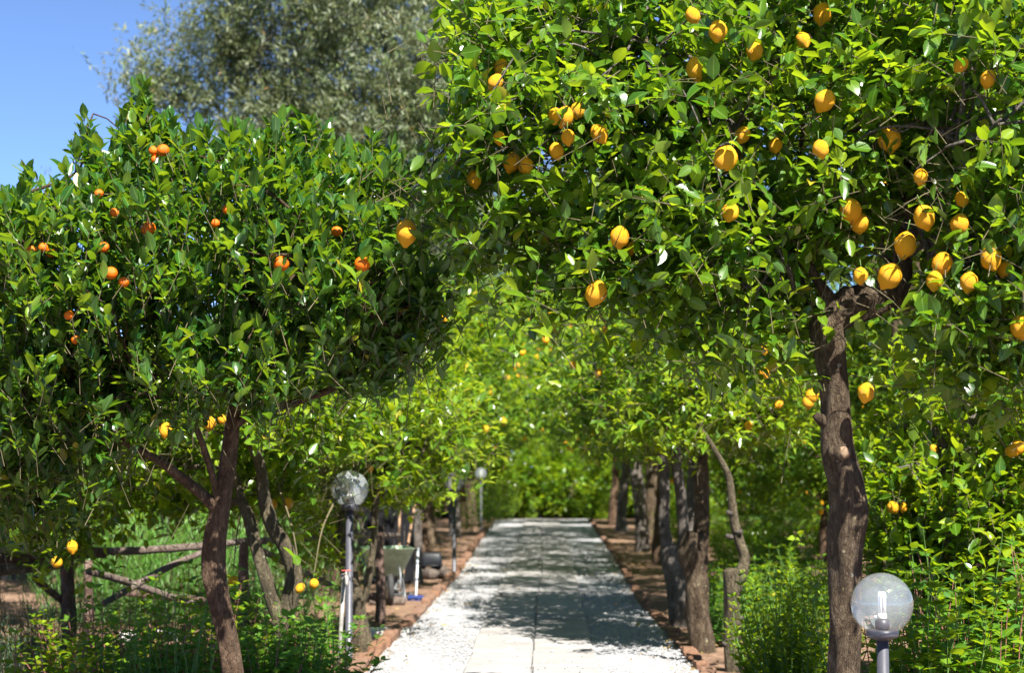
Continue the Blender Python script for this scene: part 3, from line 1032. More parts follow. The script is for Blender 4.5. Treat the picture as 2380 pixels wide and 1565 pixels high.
# ================================================================ orange tree
q = np.random.default_rng(202)
D1 = 10.0
base = at(540, 1565, D1); base[2] = 0
ot = empty('orange_tree', base)
tag(ot, 'orange tree with slim forked brown trunk and dark upright leaves, carrying small oranges', 'tree')
tr = [(552, 1700, 27), (545, 1600, 25), (532, 1500, 25), (512, 1410, 25), (498, 1330, 25), (500, 1255, 23), (512, 1190, 22), (524, 1120, 20), (533, 1050, 18), (541, 985, 16), (550, 930, 13), (560, 860, 11), (560, 760, 9)]
pts = np.array([at(x, y, D1) for x, y, w in tr]); rad = np.array([w for x, y, w in tr]) / FP * D1
pts = np.vstack([[pts[0][0] + 0.01, pts[0][1], -0.1], pts]); rad = np.concatenate([[0.085], rad])
MB().tube(pts - base, rad, 30, 0.13, 8, True, 21).build('trunk', M['bark_brown'], ot)
for P_, R_ in (([(505, 1185), (470, 1150), (420, 1110), (375, 1075), (330, 1050), (250, 1000), (170, 900)], [16, 13, 12, 11, 9, 8, 6]),
               ([(508, 1180), (500, 1130), (486, 1080), (466, 1020), (440, 960), (400, 880), (370, 780)], [10, 8, 8, 7.5, 7, 6, 5]),
               ([(545, 990), (575, 970), (640, 950), (700, 930), (770, 905), (830, 865), (880, 790)], [11, 10, 9.5, 9, 8.5, 8, 6])):
    MB().tube(np.array([at(x, y, D1 - 0.03 * k) for k, (x, y) in enumerate(P_)]) - base, np.array(R_) / FP * D1, 12, 0.09, 5, True, 31).build('branch', M['bark_brown'], ot)
B = [blob(560, 560, 10.0, 380, 260, 0.85), blob(230, 640, 9.8, 240, 230, 0.7), blob(340, 380, 10.3, 160, 110, 0.55), blob(650, 420, 10.3, 220, 115, 0.65), blob(820, 620, 9.8, 200, 210, 0.65), blob(840, 440, 10.3, 110, 100, 0.45),
     blob(330, 250, 10.3, 36, 62, 0.16), blob(200, 320, 10.3, 22, 45, 0.10), blob(345, 310, 10.3, 70, 60, 0.25), blob(70, 520, 10.1, 100, 95, 0.45), blob(560, 830, 9.7, 270, 110, 0.55), blob(150, 880, 9.7, 200, 150, 0.5), blob(200, 1000, 9.7, 140, 90, 0.35), blob(80, 700, 9.8, 140, 180, 0.6), blob(860, 760, 9.7, 110, 100, 0.4), blob(960, 700, 9.9, 70, 90, 0.35), blob(640, 900, 9.6, 70, 50, 0.3), blob(100, 1060, 9.9, 130, 110, 0.35), blob(60, 1160, 10.2, 110, 80, .3)]
P, tips, ax = crown_shoots(B, 590, 8, 0.12, q, 0.45, 1.15, 0.36, 0.15, 0.34)
tx, ty, td = proj(tips)
sky_y = np.interp(tx, [-200, 0, 62, 125, 165, 196, 240, 290, 328, 365, 410, 500, 590, 650, 720, 800, 900, 1050], [440, 440, 392, 425, 320, 272, 330, 245, 190, 255, 300, 300, 305, 275, 290, 318, 330, 420])
okk = ty > sky_y + q.normal(8, 16, len(ty))
tips, ax = tips[okk], ax[okk]
ex = np.array([at(x + q.normal(0, 9), y + k * 26, 10.15 + q.normal(0, .06)) for x, y in [(326, 186), (316, 205), (338, 214), (196, 272), (62, 394), (92, 430), (650, 268), (690, 278), (612, 300), (560, 300), (868, 318), (745, 292), (480, 296), (395, 268)] for k in range(3)])
tips = np.vstack([tips, ex]); ax = np.vstack([ax, nrm(np.array([0, 0, 1.0]) + q.normal(0, .22, ex.shape))])
px_, py_, _ = proj(P)
P = P[py_ > np.interp(px_, [-200, 0, 62, 125, 165, 196, 240, 290, 328, 365, 410, 500, 590, 650, 720, 800, 900, 1050], [470, 470, 440, 470, 400, 380, 390, 320, 260, 330, 350, 350, 350, 330, 340, 360, 370, 450])]
lv = Leaves('orange'); stems = MB()
twig_leaves(tips, ax, 9, 0.12, 0.28, 1.02, 0.05, 0.097, 0.33, q, lv, stems)
pos_all = lv.arrays()[0]
os_ = [(379, 349, .070), (357, 350, .056), (362, 371, .052), (345, 532, .080), (241, 575, .062), (258, 635, .070), (288, 656, .056), (654, 613, .084), (842, 614, .084), (783, 538, .06), (528, 487, .05), (500, 519, .05), (230, 450, .05), (100, 576, .055), (74, 582, .055), (118, 588, .05), (266, 494, .05), (176, 790, .05), (160, 733, .05)]
fr = fruit_spots(os_, pos_all, 9.6, q)
kv1 = clear_view(fr, 0.14, 0.95)


def keep1(pos):
    k = kv1(pos)
    x, y, d = proj(pos)
    rr = RG.random(len(pos))
    k &= ~((y > 1040) & (x > 270) & (rr > 0.05))
    k &= ~((np.abs(x - 530) < 45) & (y > 960) & (d < D1 + 0.2) & (rr > 0.15))
    k &= ~((y > 930) & (x > 640) & (rr > 0.15))
    k &= ~((x < 420) & (x > 135) & (y < 170))
    return k


build_crown(ot, base, lv, M['orange_leaf'], 300, keep=keep1)
sm = mobj('shoots', stems.mesh('shoots', M['twig']), ot, -base); sm['kind'] = 'stuff'
limbs(ot, base, [at(560, 800, D1), at(380, 820, D1 - .1), at(200, 930, D1 - .1), at(860, 820, D1 - .15)], P, q, M['bark_brown'], 0.022, 200, 0.010, nmain=14)
for k, (Pf, dep, s) in enumerate(fr):
    hang_fruit(ot, base, Pf, ORANGE, s[2], 'orange', 'round ripe orange among dark green leaves', q)

# ================================================================ middle distance trees with their own shapes
def own_tree(name, label, group, D, base_xy, trunks, mat, blobs_, nclump, per, lsize, leafmat, young, seed, nobj, lemons, upw=0.5, cat='tree', droop=0.25, keep=None, kind=None, lump=0.2, sigma=0.14, nleaf=6, fork=None):
    q = np.random.default_rng(seed)
    base = at(base_xy[0], base_xy[1], D); base[2] = 0
    t = empty(name, base)
    tag(t, label, cat, group)
    forks = []
    for k, (pl, rl) in enumerate(trunks):
        p = np.array([at(x, y, D) for x, y in pl]); r = np.array(rl) / FP * D
        if k == 0:
            p = np.vstack([[p[0][0], p[0][1], -0.1], p]); r = np.concatenate([[r[0] * 1.15], r])
        MB().tube(p - base, r, 18, 0.12, 5, True, seed + k).build('trunk' if k == 0 else 'stem', mat, t)
        forks.append(p[-1])
    P, tips, ax = crown_shoots(blobs_, nclump, per, sigma, q, 0.55, upw, 0.55, lump, 0.26)
    for s_ in lemons:                       # fruit outside the crown hangs on a leafy twig of its own
        if len(s_) > 3:
            f0 = at(s_[0], s_[1], s_[3]) + np.array([0, 0, s_[2]])
            j = np.argmin(np.linalg.norm(P - f0 - np.array([0, 0, .5]), axis=1))
            L = spline(np.array([f0, f0 + (P[j] - f0) * .35 + np.array([0, 0, .12]), P[j]]), 5)
            V_, Q_, T_ = tube_arrays(L, np.linspace(.004, .009, len(L)), 5, 0, 1, False)
            o_ = MB().add(V_ - base, Q_).build('fruiting_twig', M['twig'], t)
            et = L[[1, 3, 5]] + q.normal(0, .03, (3, 3)) + np.array([0, 0, .05])
            tips = np.vstack([tips, et]); ax = np.vstack([ax, nrm(q.normal(0, .6, (3, 3)) + np.array([0, -.3, .3]))])
    lv = Leaves(kind or ('lemon' if D < 14 else 'mid')); stems = MB()
    twig_leaves(tips, ax, nleaf, 0.13, 0.4, 1.2, droop, lsize, young, q, lv, stems)
    pos_all = lv.arrays()[0]
    fr = fruit_spots(lemons, pos_all, D - 0.5, q)
    kk = clear_view(fr, 0.1)
    c, pos = build_crown(t, base, lv, leafmat, nobj, keep=(lambda p: kk(p) & keep(p)) if keep else kk)
    sm = mobj('shoots', stems.mesh('shoots', M['twig']), t, -base); sm['kind'] = 'stuff'
    limbs(t, base, forks, P, q, mat, 0.03, 60, 0.010, nmain=8)
    for k, (Pf, dep, s) in enumerate(fr):
        hang_fruit(t, base, Pf, LEMONS[k % 4], s[2], 'lemon', 'ripe yellow lemon', q)
    return t


G = 'lemon trees'
own_tree('lemon_tree', 'lemon tree with two twisting lichen-covered stems rising from one base, behind the orange tree', G, 13.0, (672, 1565),
         [([(680, 1640), (672, 1565), (664, 1490), (655, 1440)], [32, 28, 24, 24]),
          ([(664, 1450), (672, 1395), (683, 1330), (664, 1272), (634, 1225), (614, 1160), (604, 1080), (575, 1010), (560, 960)], [18, 18, 18, 18, 18, 15, 13, 11, 10]),
          ([(652, 1450), (640, 1420), (618, 1345), (594, 1270), (578, 1205), (562, 1165)], [15, 16, 16, 15, 14, 12])],
         M['bark_lichen'], [blob(640, 970, 13.4, 260, 120, 1.2), blob(760, 990, 15.0, 150, 120, 0.7), blob(420, 1010, 13.6, 220, 130, 1.0), blob(700, 1120, 13.6, 170, 90, 0.6), blob(420, 1180, 13.8, 130, 70, 0.5)],
         220, 8, 0.112, M['bright_leaf'], 0.45, 303, 250,
         [(670, 1170, .09), (635, 1172, .08), (385, 1000, .11, 12.3), (488, 985, .10, 12.3), (516, 975, .07, 12.3), (730, 1358, .08, 12.8), (698, 1368, .08, 12.8), (542, 1350, .08, 13.4)],
         keep=lambda p: ~((proj(p)[1] > 1190) & (RG.random(len(p)) > 0.15)) & ~((np.abs(proj(p)[0] - 815) < 85) & (proj(p)[1] > 1075)))
own_tree('lemon_tree', 'pale-leaved lemon tree low at the edge of the picture, over the fence post', G, 13.6, (-60, 1500),
         [([(-70, 1600), (-60, 1450), (-40, 1300), (10, 1180)], [22, 20, 18, 12])], M['bark_grey'],
         [blob(90, 930, 14.0, 200, 110, 1.0), blob(60, 1130, 13.8, 170, 120, 0.8), blob(230, 1060, 14.0, 150, 130, 0.7), blob(-80, 1000, 14.0, 150, 200, 1.0), blob(130, 1230, 13.8, 100, 70, 0.4)],
         240, 8, 0.112, M['bright_leaf'], 0.42, 304, 150,
         [(6, 907, .11), (6, 1155, .11), (168, 1272, .10, 13.2), (132, 1308, .10, 13.2), (170, 830, .09, 13.0), (190, 1110, .07)])
own_tree('lemon_tree', 'lemon tree leaning over the wooden post, behind the nearer globe lamp', G, 15.8, (838, 1520),
         [([(842, 1560), (838, 1500), (830, 1430), (812, 1340), (800, 1260), (812, 1180), (860, 1120)], [30, 27, 23, 20, 18, 16, 12]),
          ([(832, 1420), (850, 1380), (866, 1290), (872, 1200), (880, 1120)], [10, 8, 8, 8, 7])], M['bark_lichen'],
         [blob(900, 1010, 16.2, 200, 120, 1.3), blob(960, 940, 17.0, 150, 110, 1.2), blob(770, 1130, 16.0, 90, 110, 0.6), blob(760, 1270, 15.8, 55, 60, 0.4), blob(930, 1100, 16.4, 110, 60, 0.8), blob(720, 1000, 16.6, 110, 120, .8)],
         320, 8, 0.118, M['bright_leaf'], 0.55, 305, 150,
         [(1028, 742, .09, 17), (860, 1090, .07)], keep=lambda p: ~((proj(p)[0] > 800) & (proj(p)[1] > 1180) & (RG.random(len(p)) > 0.1)))
own_tree('lemon_tree', 'lemon tree with stout trunk swollen below its narrow upper stem, beside the sapling stump', G, 15.7, (1625, 1520),
         [([(1632, 1530), (1628, 1480), (1622, 1400), (1614, 1330), (1612, 1290), (1618, 1240)], [32, 29, 28, 28, 33, 26]),
          ([(1624, 1330), (1628, 1260), (1632, 1200), (1632, 1120), (1628, 1040), (1620, 970)], [22, 20, 18, 17, 16, 14])], M['bark'],
         [blob(1700, 900, 15.6, 190, 120, 1.3), blob(1540, 880, 16.4, 180, 110, 1.2), blob(1760, 980, 15.4, 70, 60, 0.5), blob(1560, 1000, 15.8, 130, 60, 0.8), blob(1750, 800, 16.2, 200, 120, 1.2), blob(1480, 780, 16.8, 130, 90, .9)],
         360, 8, 0.118, M['bright_leaf'], 0.48, 306, 200,
         [(1775, 812, .10), (1776, 868, .10), (1333, 848, .09, 17), (1391, 866, .09, 17), (1887, 920, .13, 14.6), (1878, 935, .11, 14.6), (1811, 941, .08), (1740, 990, .08), (1405, 766, .08)],
         keep=lambda p: ~((proj(p)[1] > 1040) & (RG.random(len(p)) > 0.15)))
own_tree('lemon_tree', 'lemon tree with dark double trunk just past the swollen one', G, 18.2, (1568, 1450),
         [([(1580, 1470), (1578, 1420), (1570, 1340), (1556, 1270)], [28, 25, 25, 24]),
          ([(1562, 1320), (1546, 1240), (1544, 1150), (1540, 1060), (1530, 990)], [15, 13, 12, 12, 11]),
          ([(1575, 1320), (1588, 1250), (1582, 1150), (1570, 1060), (1570, 990)], [15, 13, 13, 12, 11])], M['bark_grey'],
         [blob(1560, 930, 18.8, 210, 110, 1.5), blob(1400, 870, 19.2, 140, 90, 1.2), blob(1450, 960, 19, 130, 70, 1.0), blob(1640, 830, 19.4, 200, 120, 1.4)],
         340, 8, 0.125, M['lemon_leaf'], 0.45, 307, 100, [(1268, 790, .09, 19), (1460, 905, .08)],
         keep=lambda p: ~((proj(p)[1] > 1070) & (RG.random(len(p)) > 0.15)))
own_tree('lemon_tree', 'bright bushy lemon tree leafy to the ground, behind the short globe lamp', G, 12.2, (2260, 1500),
         [([(2262, 1640), (2260, 1500), (2250, 1350), (2240, 1200), (2230, 1100)], [22, 20, 18, 16, 12])], M['bark_grey'],
         [blob(2230, 1060, 12.6, 200, 150, 1.2), blob(2330, 980, 12.6, 200, 170, 1.2), blob(2180, 1190, 12.4, 150, 130, 0.9), blob(2320, 1230, 12.4, 190, 150, 1.0), blob(2090, 1080, 12.8, 110, 130, .7), blob(2230, 900, 12.8, 200, 110, 1.0), blob(2110, 1240, 12.7, 100, 90, 0.6), blob(2200, 1340, 12.1, 170, 110, .6), blob(2330, 1400, 12.0, 130, 110, .6)],
         430, 8, 0.112, M['bright_leaf'], 0.50, 308, 250,
         [(2075, 1180, .09), (2170, 1045, .07), (2366, 1040, .11), (2350, 1050, .09), (2222, 922, .08), (2280, 768, .08), (2100, 1180, .07)], upw=0.9)

# the slender cut-back sapling between path and shrub
base = at(1703, 1560, 14.2); base[2] = 0
sap = empty('sapling', base)
tag(sap, 'crooked lichen-spotted sapling growing from a sawn-off stump beside the path', 'sapling')
D = 14.2
p = np.array([at(x, y, D) for x, y in [(1704, 1580), (1703, 1500), (1702, 1420), (1700, 1360), (1698, 1325)]])
p = np.vstack([[p[0][0], p[0][1], -0.1], p])
MB().tube(p - base, np.array([22, 21, 19, 18, 19, 18]) / FP * D, 18, 0.13, 5, True, 61).build('stump', M['bark_lichen'], sap)
MB().tube(np.array([at(x, y, D + .02) for x, y in [(1702, 1410), (1712, 1362), (1724, 1328), (1730, 1296), (1719, 1261), (1706, 1207), (1699, 1145), (1692, 1105), (1670, 1061), (1644, 1017), (1621, 986)]]) - base, np.array([13, 15, 15, 13, 12, 11, 9, 8, 6, 5, 4]) / FP * D, 14, 0.14, 5, True, 62).build('stem', M['bark_lichen'], sap)
for (x, y, dx) in ((1712, 1240, 12), (1700, 1195, -10), (1700, 1250, -10), (1690, 1500, -8), (1716, 1440, 10)):
    MB().tube(np.array([at(x, y, D), at(x + dx, y - 4, D - .04)]) - base, np.array([7, 5]) / FP * D, 8, 0.1, 1, True, 63).build('knot', M['bark_grey'], sap)
q = np.random.default_rng(64)
lv = Leaves('lemon')
tp = np.array([at(x, y, D + dd) for x, y, dd in [(1621, 980, 0), (1600, 1000, -.1), (1640, 950, .1), (1660, 920, 0), (1605, 940, -.1), (1575, 985, 0), (1560, 1020, 0.05), (1630, 1010, -.1), (1540, 1040, 0), (1520, 1065, 0), (1700, 960, 0), (1730, 930, 0)]])
twig_leaves(tp, nrm(q.normal(0, .5, (len(tp), 3)) + np.array([-.3, 0, .8])), 8, .15, .4, 1.2, .2, .09, .6, q, lv)
build_crown(sap, base, lv, M['bright_leaf'], 40)

# ================================================================ trees farther off: three crowns reused, each tree a thing
def proto_tree(seed, H, R, leafmat, nclump, per, lsize, young, fruits, trunk_r, mat, low=1.75):
    q = np.random.default_rng(seed)
    t = empty('lemon_tree', (0, 0, 0))
    z0 = np.zeros(3)
    lean = q.normal(0, 0.12, 2)
    p = np.array([(0, 0, -0.1), (0.02, 0, 0.3), (lean[0] * .4, lean[1] * .4, 0.9), (lean[0], lean[1], low - 0.1), (lean[0] * 1.3, lean[1] * 1.3, low + .35)])
    MB().tube(p, np.array([1.25, 1.05, .95, .9, .7]) * trunk_r, 12, 0.14, 4, True, seed).build('trunk', mat, t)
    Bz = [(np.array([0, 0, (low + H) / 2]), np.array([R * .85, R * .85, (H - low) / 2]))]
    for k in range(7):
        a = k * 0.9 + q.uniform(0, .6)
        Bz.append((np.array([math.cos(a) * R * .6, math.sin(a) * R * .6, q.uniform(low + .45, H - .6)]), np.array([R * .5, R * .5, q.uniform(.5, .8)])))
    P, tips, ax = crown_shoots(Bz, nclump, per, 0.15, q, 0.55, 0.5, 0.55, 0.2, 0.28)
    lv = Leaves('mid')
    twig_leaves(tips, ax, 6, 0.16, 0.4, 1.2, 0.25, lsize, young, q, lv)
    build_crown(t, z0, lv, leafmat, 0)
    limbs(t, z0, [p[-1]], P, q, mat, trunk_r * .55, 40, 0.012, nmain=6)
    F_, N_ = clumps_in(Bz, fruits * 4, q, 0.12, 0.03)
    F_ = (F_ + N_ * 0.16)[F_[:, 2] < H - 0.5]
    F_ = F_[q.permutation(len(F_))[:fruits]]
    for k, f in enumerate(F_):
        hang_fruit(t, z0, f + np.array([0, 0, -0.12]), LEMONS[k % 4], q.uniform(.085, .12), 'lemon', None, q)
    return t


def bush_proto(seed, H, R):
    q = np.random.default_rng(seed)
    t = empty('bush', (0, 0, 0))
    Bz = [(np.array([0, 0, H * .45]), np.array([R * .8, R * .8, H * .5]))]
    for k in range(6):
        a = k * 1.05 + q.uniform(0, .6)
        Bz.append((np.array([math.cos(a) * R * .6, math.sin(a) * R * .6, q.uniform(.3, .7) * H]), np.array([R * .5, R * .5, H * .3])))
    P, tips, ax = crown_shoots(Bz, 260, 8, 0.15, q, 0.55, 0.5, 0.55, 0.22, 0.25)
    tips[:, 2] = np.maximum(tips[:, 2], .1)
    lv = Leaves('mid')
    twig_leaves(tips, ax, 6, 0.16, 0.4, 1.2, 0.25, .15, .38, q, lv)
    build_crown(t, np.zeros(3), lv, M['bright_leaf'], 0, 'foliage')
    mb = MB()
    for k in range(9):
        a = k * .7; mb.tube([(math.cos(a) * .1, math.sin(a) * .1, -.05), (math.cos(a) * R * .3, math.sin(a) * R * .3, H * .4), (math.cos(a) * R * .5, math.sin(a) * R * .5, H * .75)], [.03, .02, .01], 6, 0, 3)
    o = mb.build('stems', M['bark_brown'], t); o['kind'] = 'stuff'
    return t


def copy_tree(o, parent=None):
    c = o.copy()
    COL.objects.link(c)
    c.parent = parent
    for ch in list(o.children):
        copy_tree(ch, c)
    return c


protos = [proto_tree(401, 4.7, 1.9, M['bright_leaf'], 440, 8, 0.128, 0.52, 24, 0.10, M['bark_brown']),
          proto_tree(402, 4.3, 1.8, M['lemon_leaf'], 440, 8, 0.128, 0.50, 22, 0.11, M['bark_grey']),
          proto_tree(403, 5.2, 2.0, M['bright_leaf'], 460, 8, 0.13, 0.48, 26, 0.12, M['bark'], 1.9)]
protos.append(proto_tree(404, 4.0, 1.9, M['lemon_leaf'], 400, 8, 0.14, 0.36, 14, 0.10, M['bark_brown'], 1.15))
used = [False] * 4


def place(k, x, y, s, rz, label, group=G):
    if used[k]: o = copy_tree(protos[k])
    else: o = protos[k]; used[k] = True
    o.location = (x, y, 0); o.rotation_euler = (0, 0, rz); o.scale = (s, s, s)
    tag(o, label, 'tree', group)
    return o


ORD = ['third', 'fourth', 'fifth', 'sixth', 'seventh', 'eighth', 'ninth']
right_row = [(1, 2.2, 26.8, 1.12), (0, 2.0, 30.5, 1.15), (1, 1.95, 35.0, 1.2), (2, 2.4, 40, 1.45), (1, 2.0, 45.5, 1.2), (0, 2.0, 51, 1.2)]
for n, (k, x, y, s) in enumerate(right_row):
    place(k, x, y, s, n * 1.9 + .5, 'lemon tree with dark trunk, %s in the kerbside row that starts with the swollen trunk' % ORD[n])
left_row = [(0, -2.5, 21.5, .95), (1, -2.1, 26.2, 1.12), (0, -2.1, 30.5, 1.12), (2, -2.4, 36.0, 1.5), (1, -2.1, 42, 1.2), (0, -2.2, 48.5, 1.2), (2, -2.2, 54.5, 1.2)]
for n, (k, x, y, s) in enumerate(left_row):
    place(k, x, y, s, n * 2.3 + 1.1, 'lemon tree on the wheelbarrow side of the path, %s of those past the leaning one' % (['first', 'second'] + ORD)[n])
for n, (x, y, s) in enumerate([(5.0, 21.5, .95), (4.5, 28.5, .95), (5.2, 33.5, 1.0), (7.6, 28, .95), (6.6, 38, 1.05), (9.0, 41, 1.1), (4.8, 43, 1.1), (10.8, 36, 1.1), (7.2, 47, 1.2), (4.4, 51, 1.2), (7.4, 22, .9), (10, 30, 1.0)]):
    place(3, x, y, s, n * 1.3, 'fruit tree with dark trunk in the shaded orchard behind the kerbside row', 'orchard trees behind the row')
for n, (x, y, s) in enumerate([(-5.6, 18.0, .72), (-4.9, 22.5, .80), (-7.4, 23, .78), (-5.0, 28.5, .85), (-8.2, 30, .85), (-5.4, 36, .95), (-8.5, 39, .9)]):
    place((0, 1, 2)[n % 3], x, y, s, n * 1.7 + .3, 'leafy citrus tree beyond the rustic fence', 'citrus trees beyond the fence')
for n, (k, x, y, s) in enumerate([(0, -2.6, 60, 1.0), (2, -0.6, 61.0, .9), (0, 1.4, 60.5, .95), (2, 3.4, 61, 1.1), (0, -4.6, 64, 1.3), (2, 5.6, 65, 1.3), (0, .4, 68, 1.5), (2, -2.4, 70, 1.5), (0, 3.4, 71, 1.6)]):
    place(k, x, y, s, n * 2.1, 'sunlit lemon tree closing the far end of the path', 'trees at the end of the path')

for n, (x, y, s) in enumerate([(-16, 80, 1.9), (-11, 84, 2.0), (-6, 82, 2.1), (-1, 86, 2.2), (4, 82, 2.1), (9, 80, 2.0), (14, 76, 2.0), (19, 72, 2.0), (14, 58, 1.6), (18, 52, 1.6), (10, 56, 1.5), (14, 44, 1.3), (24, 66, 2.0)]):
    place((0, 2, 1)[n % 3], x, y, s, n * 1.1 + .7, 'large leafy tree in the far row that closes the view', 'far trees closing the view')

place(2, 4.2, 19.5, 1.55, 2.0, 'tall dense citrus tree towering behind the bushy bright lemon tree', 'tall trees behind')
place(1, 7.6, 21.0, 1.8, 0.4, 'tall dense citrus tree at the back near the right edge', 'tall trees behind')
bush0 = bush_proto(450, 2.2, 1.7)
bspots = [(-7.5, 60, 1.2), (-5.2, 58.5, 1.3), (-3.2, 59, 1.3), (-1.4, 58.6, 1.25), (.2, 59.4, 1.35), (1.7, 58.6, 1.25), (3.2, 59, 1.3), (5.2, 60.5, 1.3), (7.4, 62, 1.4), (9.8, 62.5, 1.4), (12.2, 63, 1.4), (14.8, 62, 1.4), (17.5, 60, 1.4), (-10, 58, 1.2), (-13, 60, 1.3), (13.5, 48, 1.0), (10.5, 50, 1), (-5.4, 44, 1), (-7.5, 34, .9), (-6.6, 27.5, .75), (-9, 27, .9), (-4.8, 32, .7)]
for n, (x, y, s) in enumerate(bspots):
    o = copy_tree(bush0) if n else bush0
    o.location = (x, y, 0); o.rotation_euler = (0, 0, n * 1.37); o.scale = (s, s, s)
    if y > 57: tag(o, 'dense green bush in the hedge-like line beyond the end of the path', 'bush', 'bushes beyond the path end')
    elif x > 0: tag(o, 'dense green bush at the back of the orchard, %s' % ('behind the grass' if n % 2 else 'beside the last orchard trunk'), 'bush')
    else: tag(o, 'dense green bush far behind the rustic fence', 'bush', 'bushes behind the fence')

for n, (x, y, sz, lab) in enumerate([(3.1, 25.5, .42, 'low leafy bush in the orchard just right of the kerbside trunks'), (4.3, 31, .5, 'low leafy bush in the middle of the shaded orchard'), (6.2, 33, .5, 'low leafy bush half hidden by the large lemon trunk'), (3.2, 38, .5, 'small far bush between kerbside row and orchard trunks')]):
    o = copy_tree(bush0)
    o.location = (x, y, 0); o.rotation_euler = (0, 0, n * 2.1); o.scale = (sz, sz, sz)
    for key in ('group',):
        if key in o: del o[key]
    tag(o, lab, 'bush', 'low orchard bushes')

# ================================================================ the big olive tree and its smaller neighbours
def olive(label, blobs_, base, trunk, n, per, lsize, seed, fill=0.4, sigma=0.22):
    q = np.random.default_rng(seed)
    t = empty('olive_tree', base)
    tag(t, label, 'tree', 'olive trees')
    MB().tube(np.array(trunk), np.linspace(.45, .16, len(trunk)), 16, 0.2, 4, True, seed).build('trunk', M['bark_grey'], t)
    P, tips, ax = crown_shoots(blobs_, n, per, sigma, q, 0.7, 0.35, 0.6, 0.22, fill)
    lv = Leaves('olive')
    twig_leaves(tips, ax, 9, 0.26, 0.35, 1.1, 0.1, lsize, 0.34, q, lv)
    build_crown(t, np.asarray(base, float), lv, M['olive_leaf'], 0)
    limbs(t, np.asarray(base, float), [np.asarray(base, float) + np.array(trunk[-1])], P, q, M['bark_grey'], 0.05, 140, 0.016, nmain=12, jit=.3)
    return t


bo = at(820, 1300, 30); bo[2] = 0
olive('tall grey-green olive tree against the blue sky, behind the orange tree',
      [blob(820, 60, 30, 330, 260, 2.4), blob(560, 120, 30, 200, 170, 1.6), blob(400, 190, 29.5, 140, 85, 0.9), blob(940, 260, 29, 210, 190, 1.6), blob(700, 270, 29.5, 230, 130, 1.6), blob(1000, 520, 30, 190, 250, 1.5), blob(740, -150, 30, 330, 170, 2.4), blob(1120, 120, 31, 200, 250, 2)],
      bo, [(0, 0, -.2), (.1, 0, 1.2), (.3, 0, 3), (.2, .2, 4.6)], 2700, 9, 0.135, 501)
b2 = at(60, 1300, 26); b2[2] = 0
olive('wispy young olive showing only thin twigs over the orange tree', [blob(25, 470, 26, 40, 60, .4), blob(95, 450, 26, 45, 70, .4), blob(60, 560, 26, 100, 90, .8)],
      b2, [(0, 0, -.2), (.05, 0, 1.2), (0, 0, 2.6), (.1, 0, 3.6)], 26, 8, 0.085, 502, .6, .14)
for n, (x, y, s) in enumerate([(1300, 33, 1)]):
    pass
b3 = at(1420, 1250, 60); b3[2] = 0
olive('dark olive tree rising behind the arch of lemon trees', [blob(1300, 560, 58, 260, 220, 4), blob(1560, 600, 58, 260, 240, 4), blob(1120, 640, 58, 160, 220, 3)],
      b3, [(0, 0, -.2), (.1, 0, 2), (.3, 0, 4), (.2, .2, 6)], 900, 9, 0.22, 503, .35, .4)

# ================================================================ shrubs, weeds, rosemary, fennel
def shrub(name, label, group, pts, hrange, nst, spread, lsize, leafmat, stemmat, seed, nodes=8, kind='weed', nobj=0, lean=0.25, up=0.5, cat='shrub', young=.45, start=.18):
    q = np.random.default_rng(seed)
    base = np.array(pts, float)
    t = empty(name, base)
    tag(t, label, cat, group)
    lv = Leaves(kind); mb = MB()
    for s in range(nst):
        r = spread * math.sqrt(q.random()); a = q.uniform(0, 6.283)
        b = np.array([math.cos(a) * r, math.sin(a) * r * .7, -0.02])
        h = q.uniform(*hrange)
        tip = b + np.array([math.cos(a) * r * .5 + q.normal(0, lean * h * .5), math.sin(a) * r * .4 + q.normal(0, lean * h * .5), h])
        midp = (b + tip) / 2 + q.normal(0, .05 * h, 3)
        L = spline(np.array([b, midp, tip]), 5)
        V, Q, T = tube_arrays(L, np.linspace(.006, .002, len(L)), 4, 0, 1, False)
        mb.add(V, Q)
        f = np.linspace(start, 1, nodes)
        pp = np.stack([np.interp(f, np.linspace(0, 1, len(L)), L[:, c]) for c in range(3)], -1)
        a0 = q.uniform(0, 6.28)
        for k in range(nodes):
            sz = lsize * (1.05 - .55 * f[k]) * q.uniform(.7, 1.25)
            for m in range(3 if k > nodes - 3 else 2):
                an = a0 + k * 1.571 + m * (3.1416 if k <= nodes - 3 else 2.09) + q.normal(0, .3)
                d = np.array([math.cos(an), math.sin(an), up * (.3 + f[k]) + q.normal(0, .25)])
                lv.put((base + pp[k] + nrm(d) * .012)[None], d[None], np.array([[0, 0, 1]]) + q.normal(0, .25, (1, 3)), np.array([sz]), np.clip(np.array([young + .3 * (f[k] - .5) + q.normal(0, .16)]), 0, 1))
    st = mb.build('stems', stemmat, t); st['kind'] = 'stuff'
    c, _ = build_crown(t, base, lv, leafmat, nobj, 'foliage')
    return t


def gpt(x, d):
    p = at(x, 1090, d); p[2] = 0
    return p


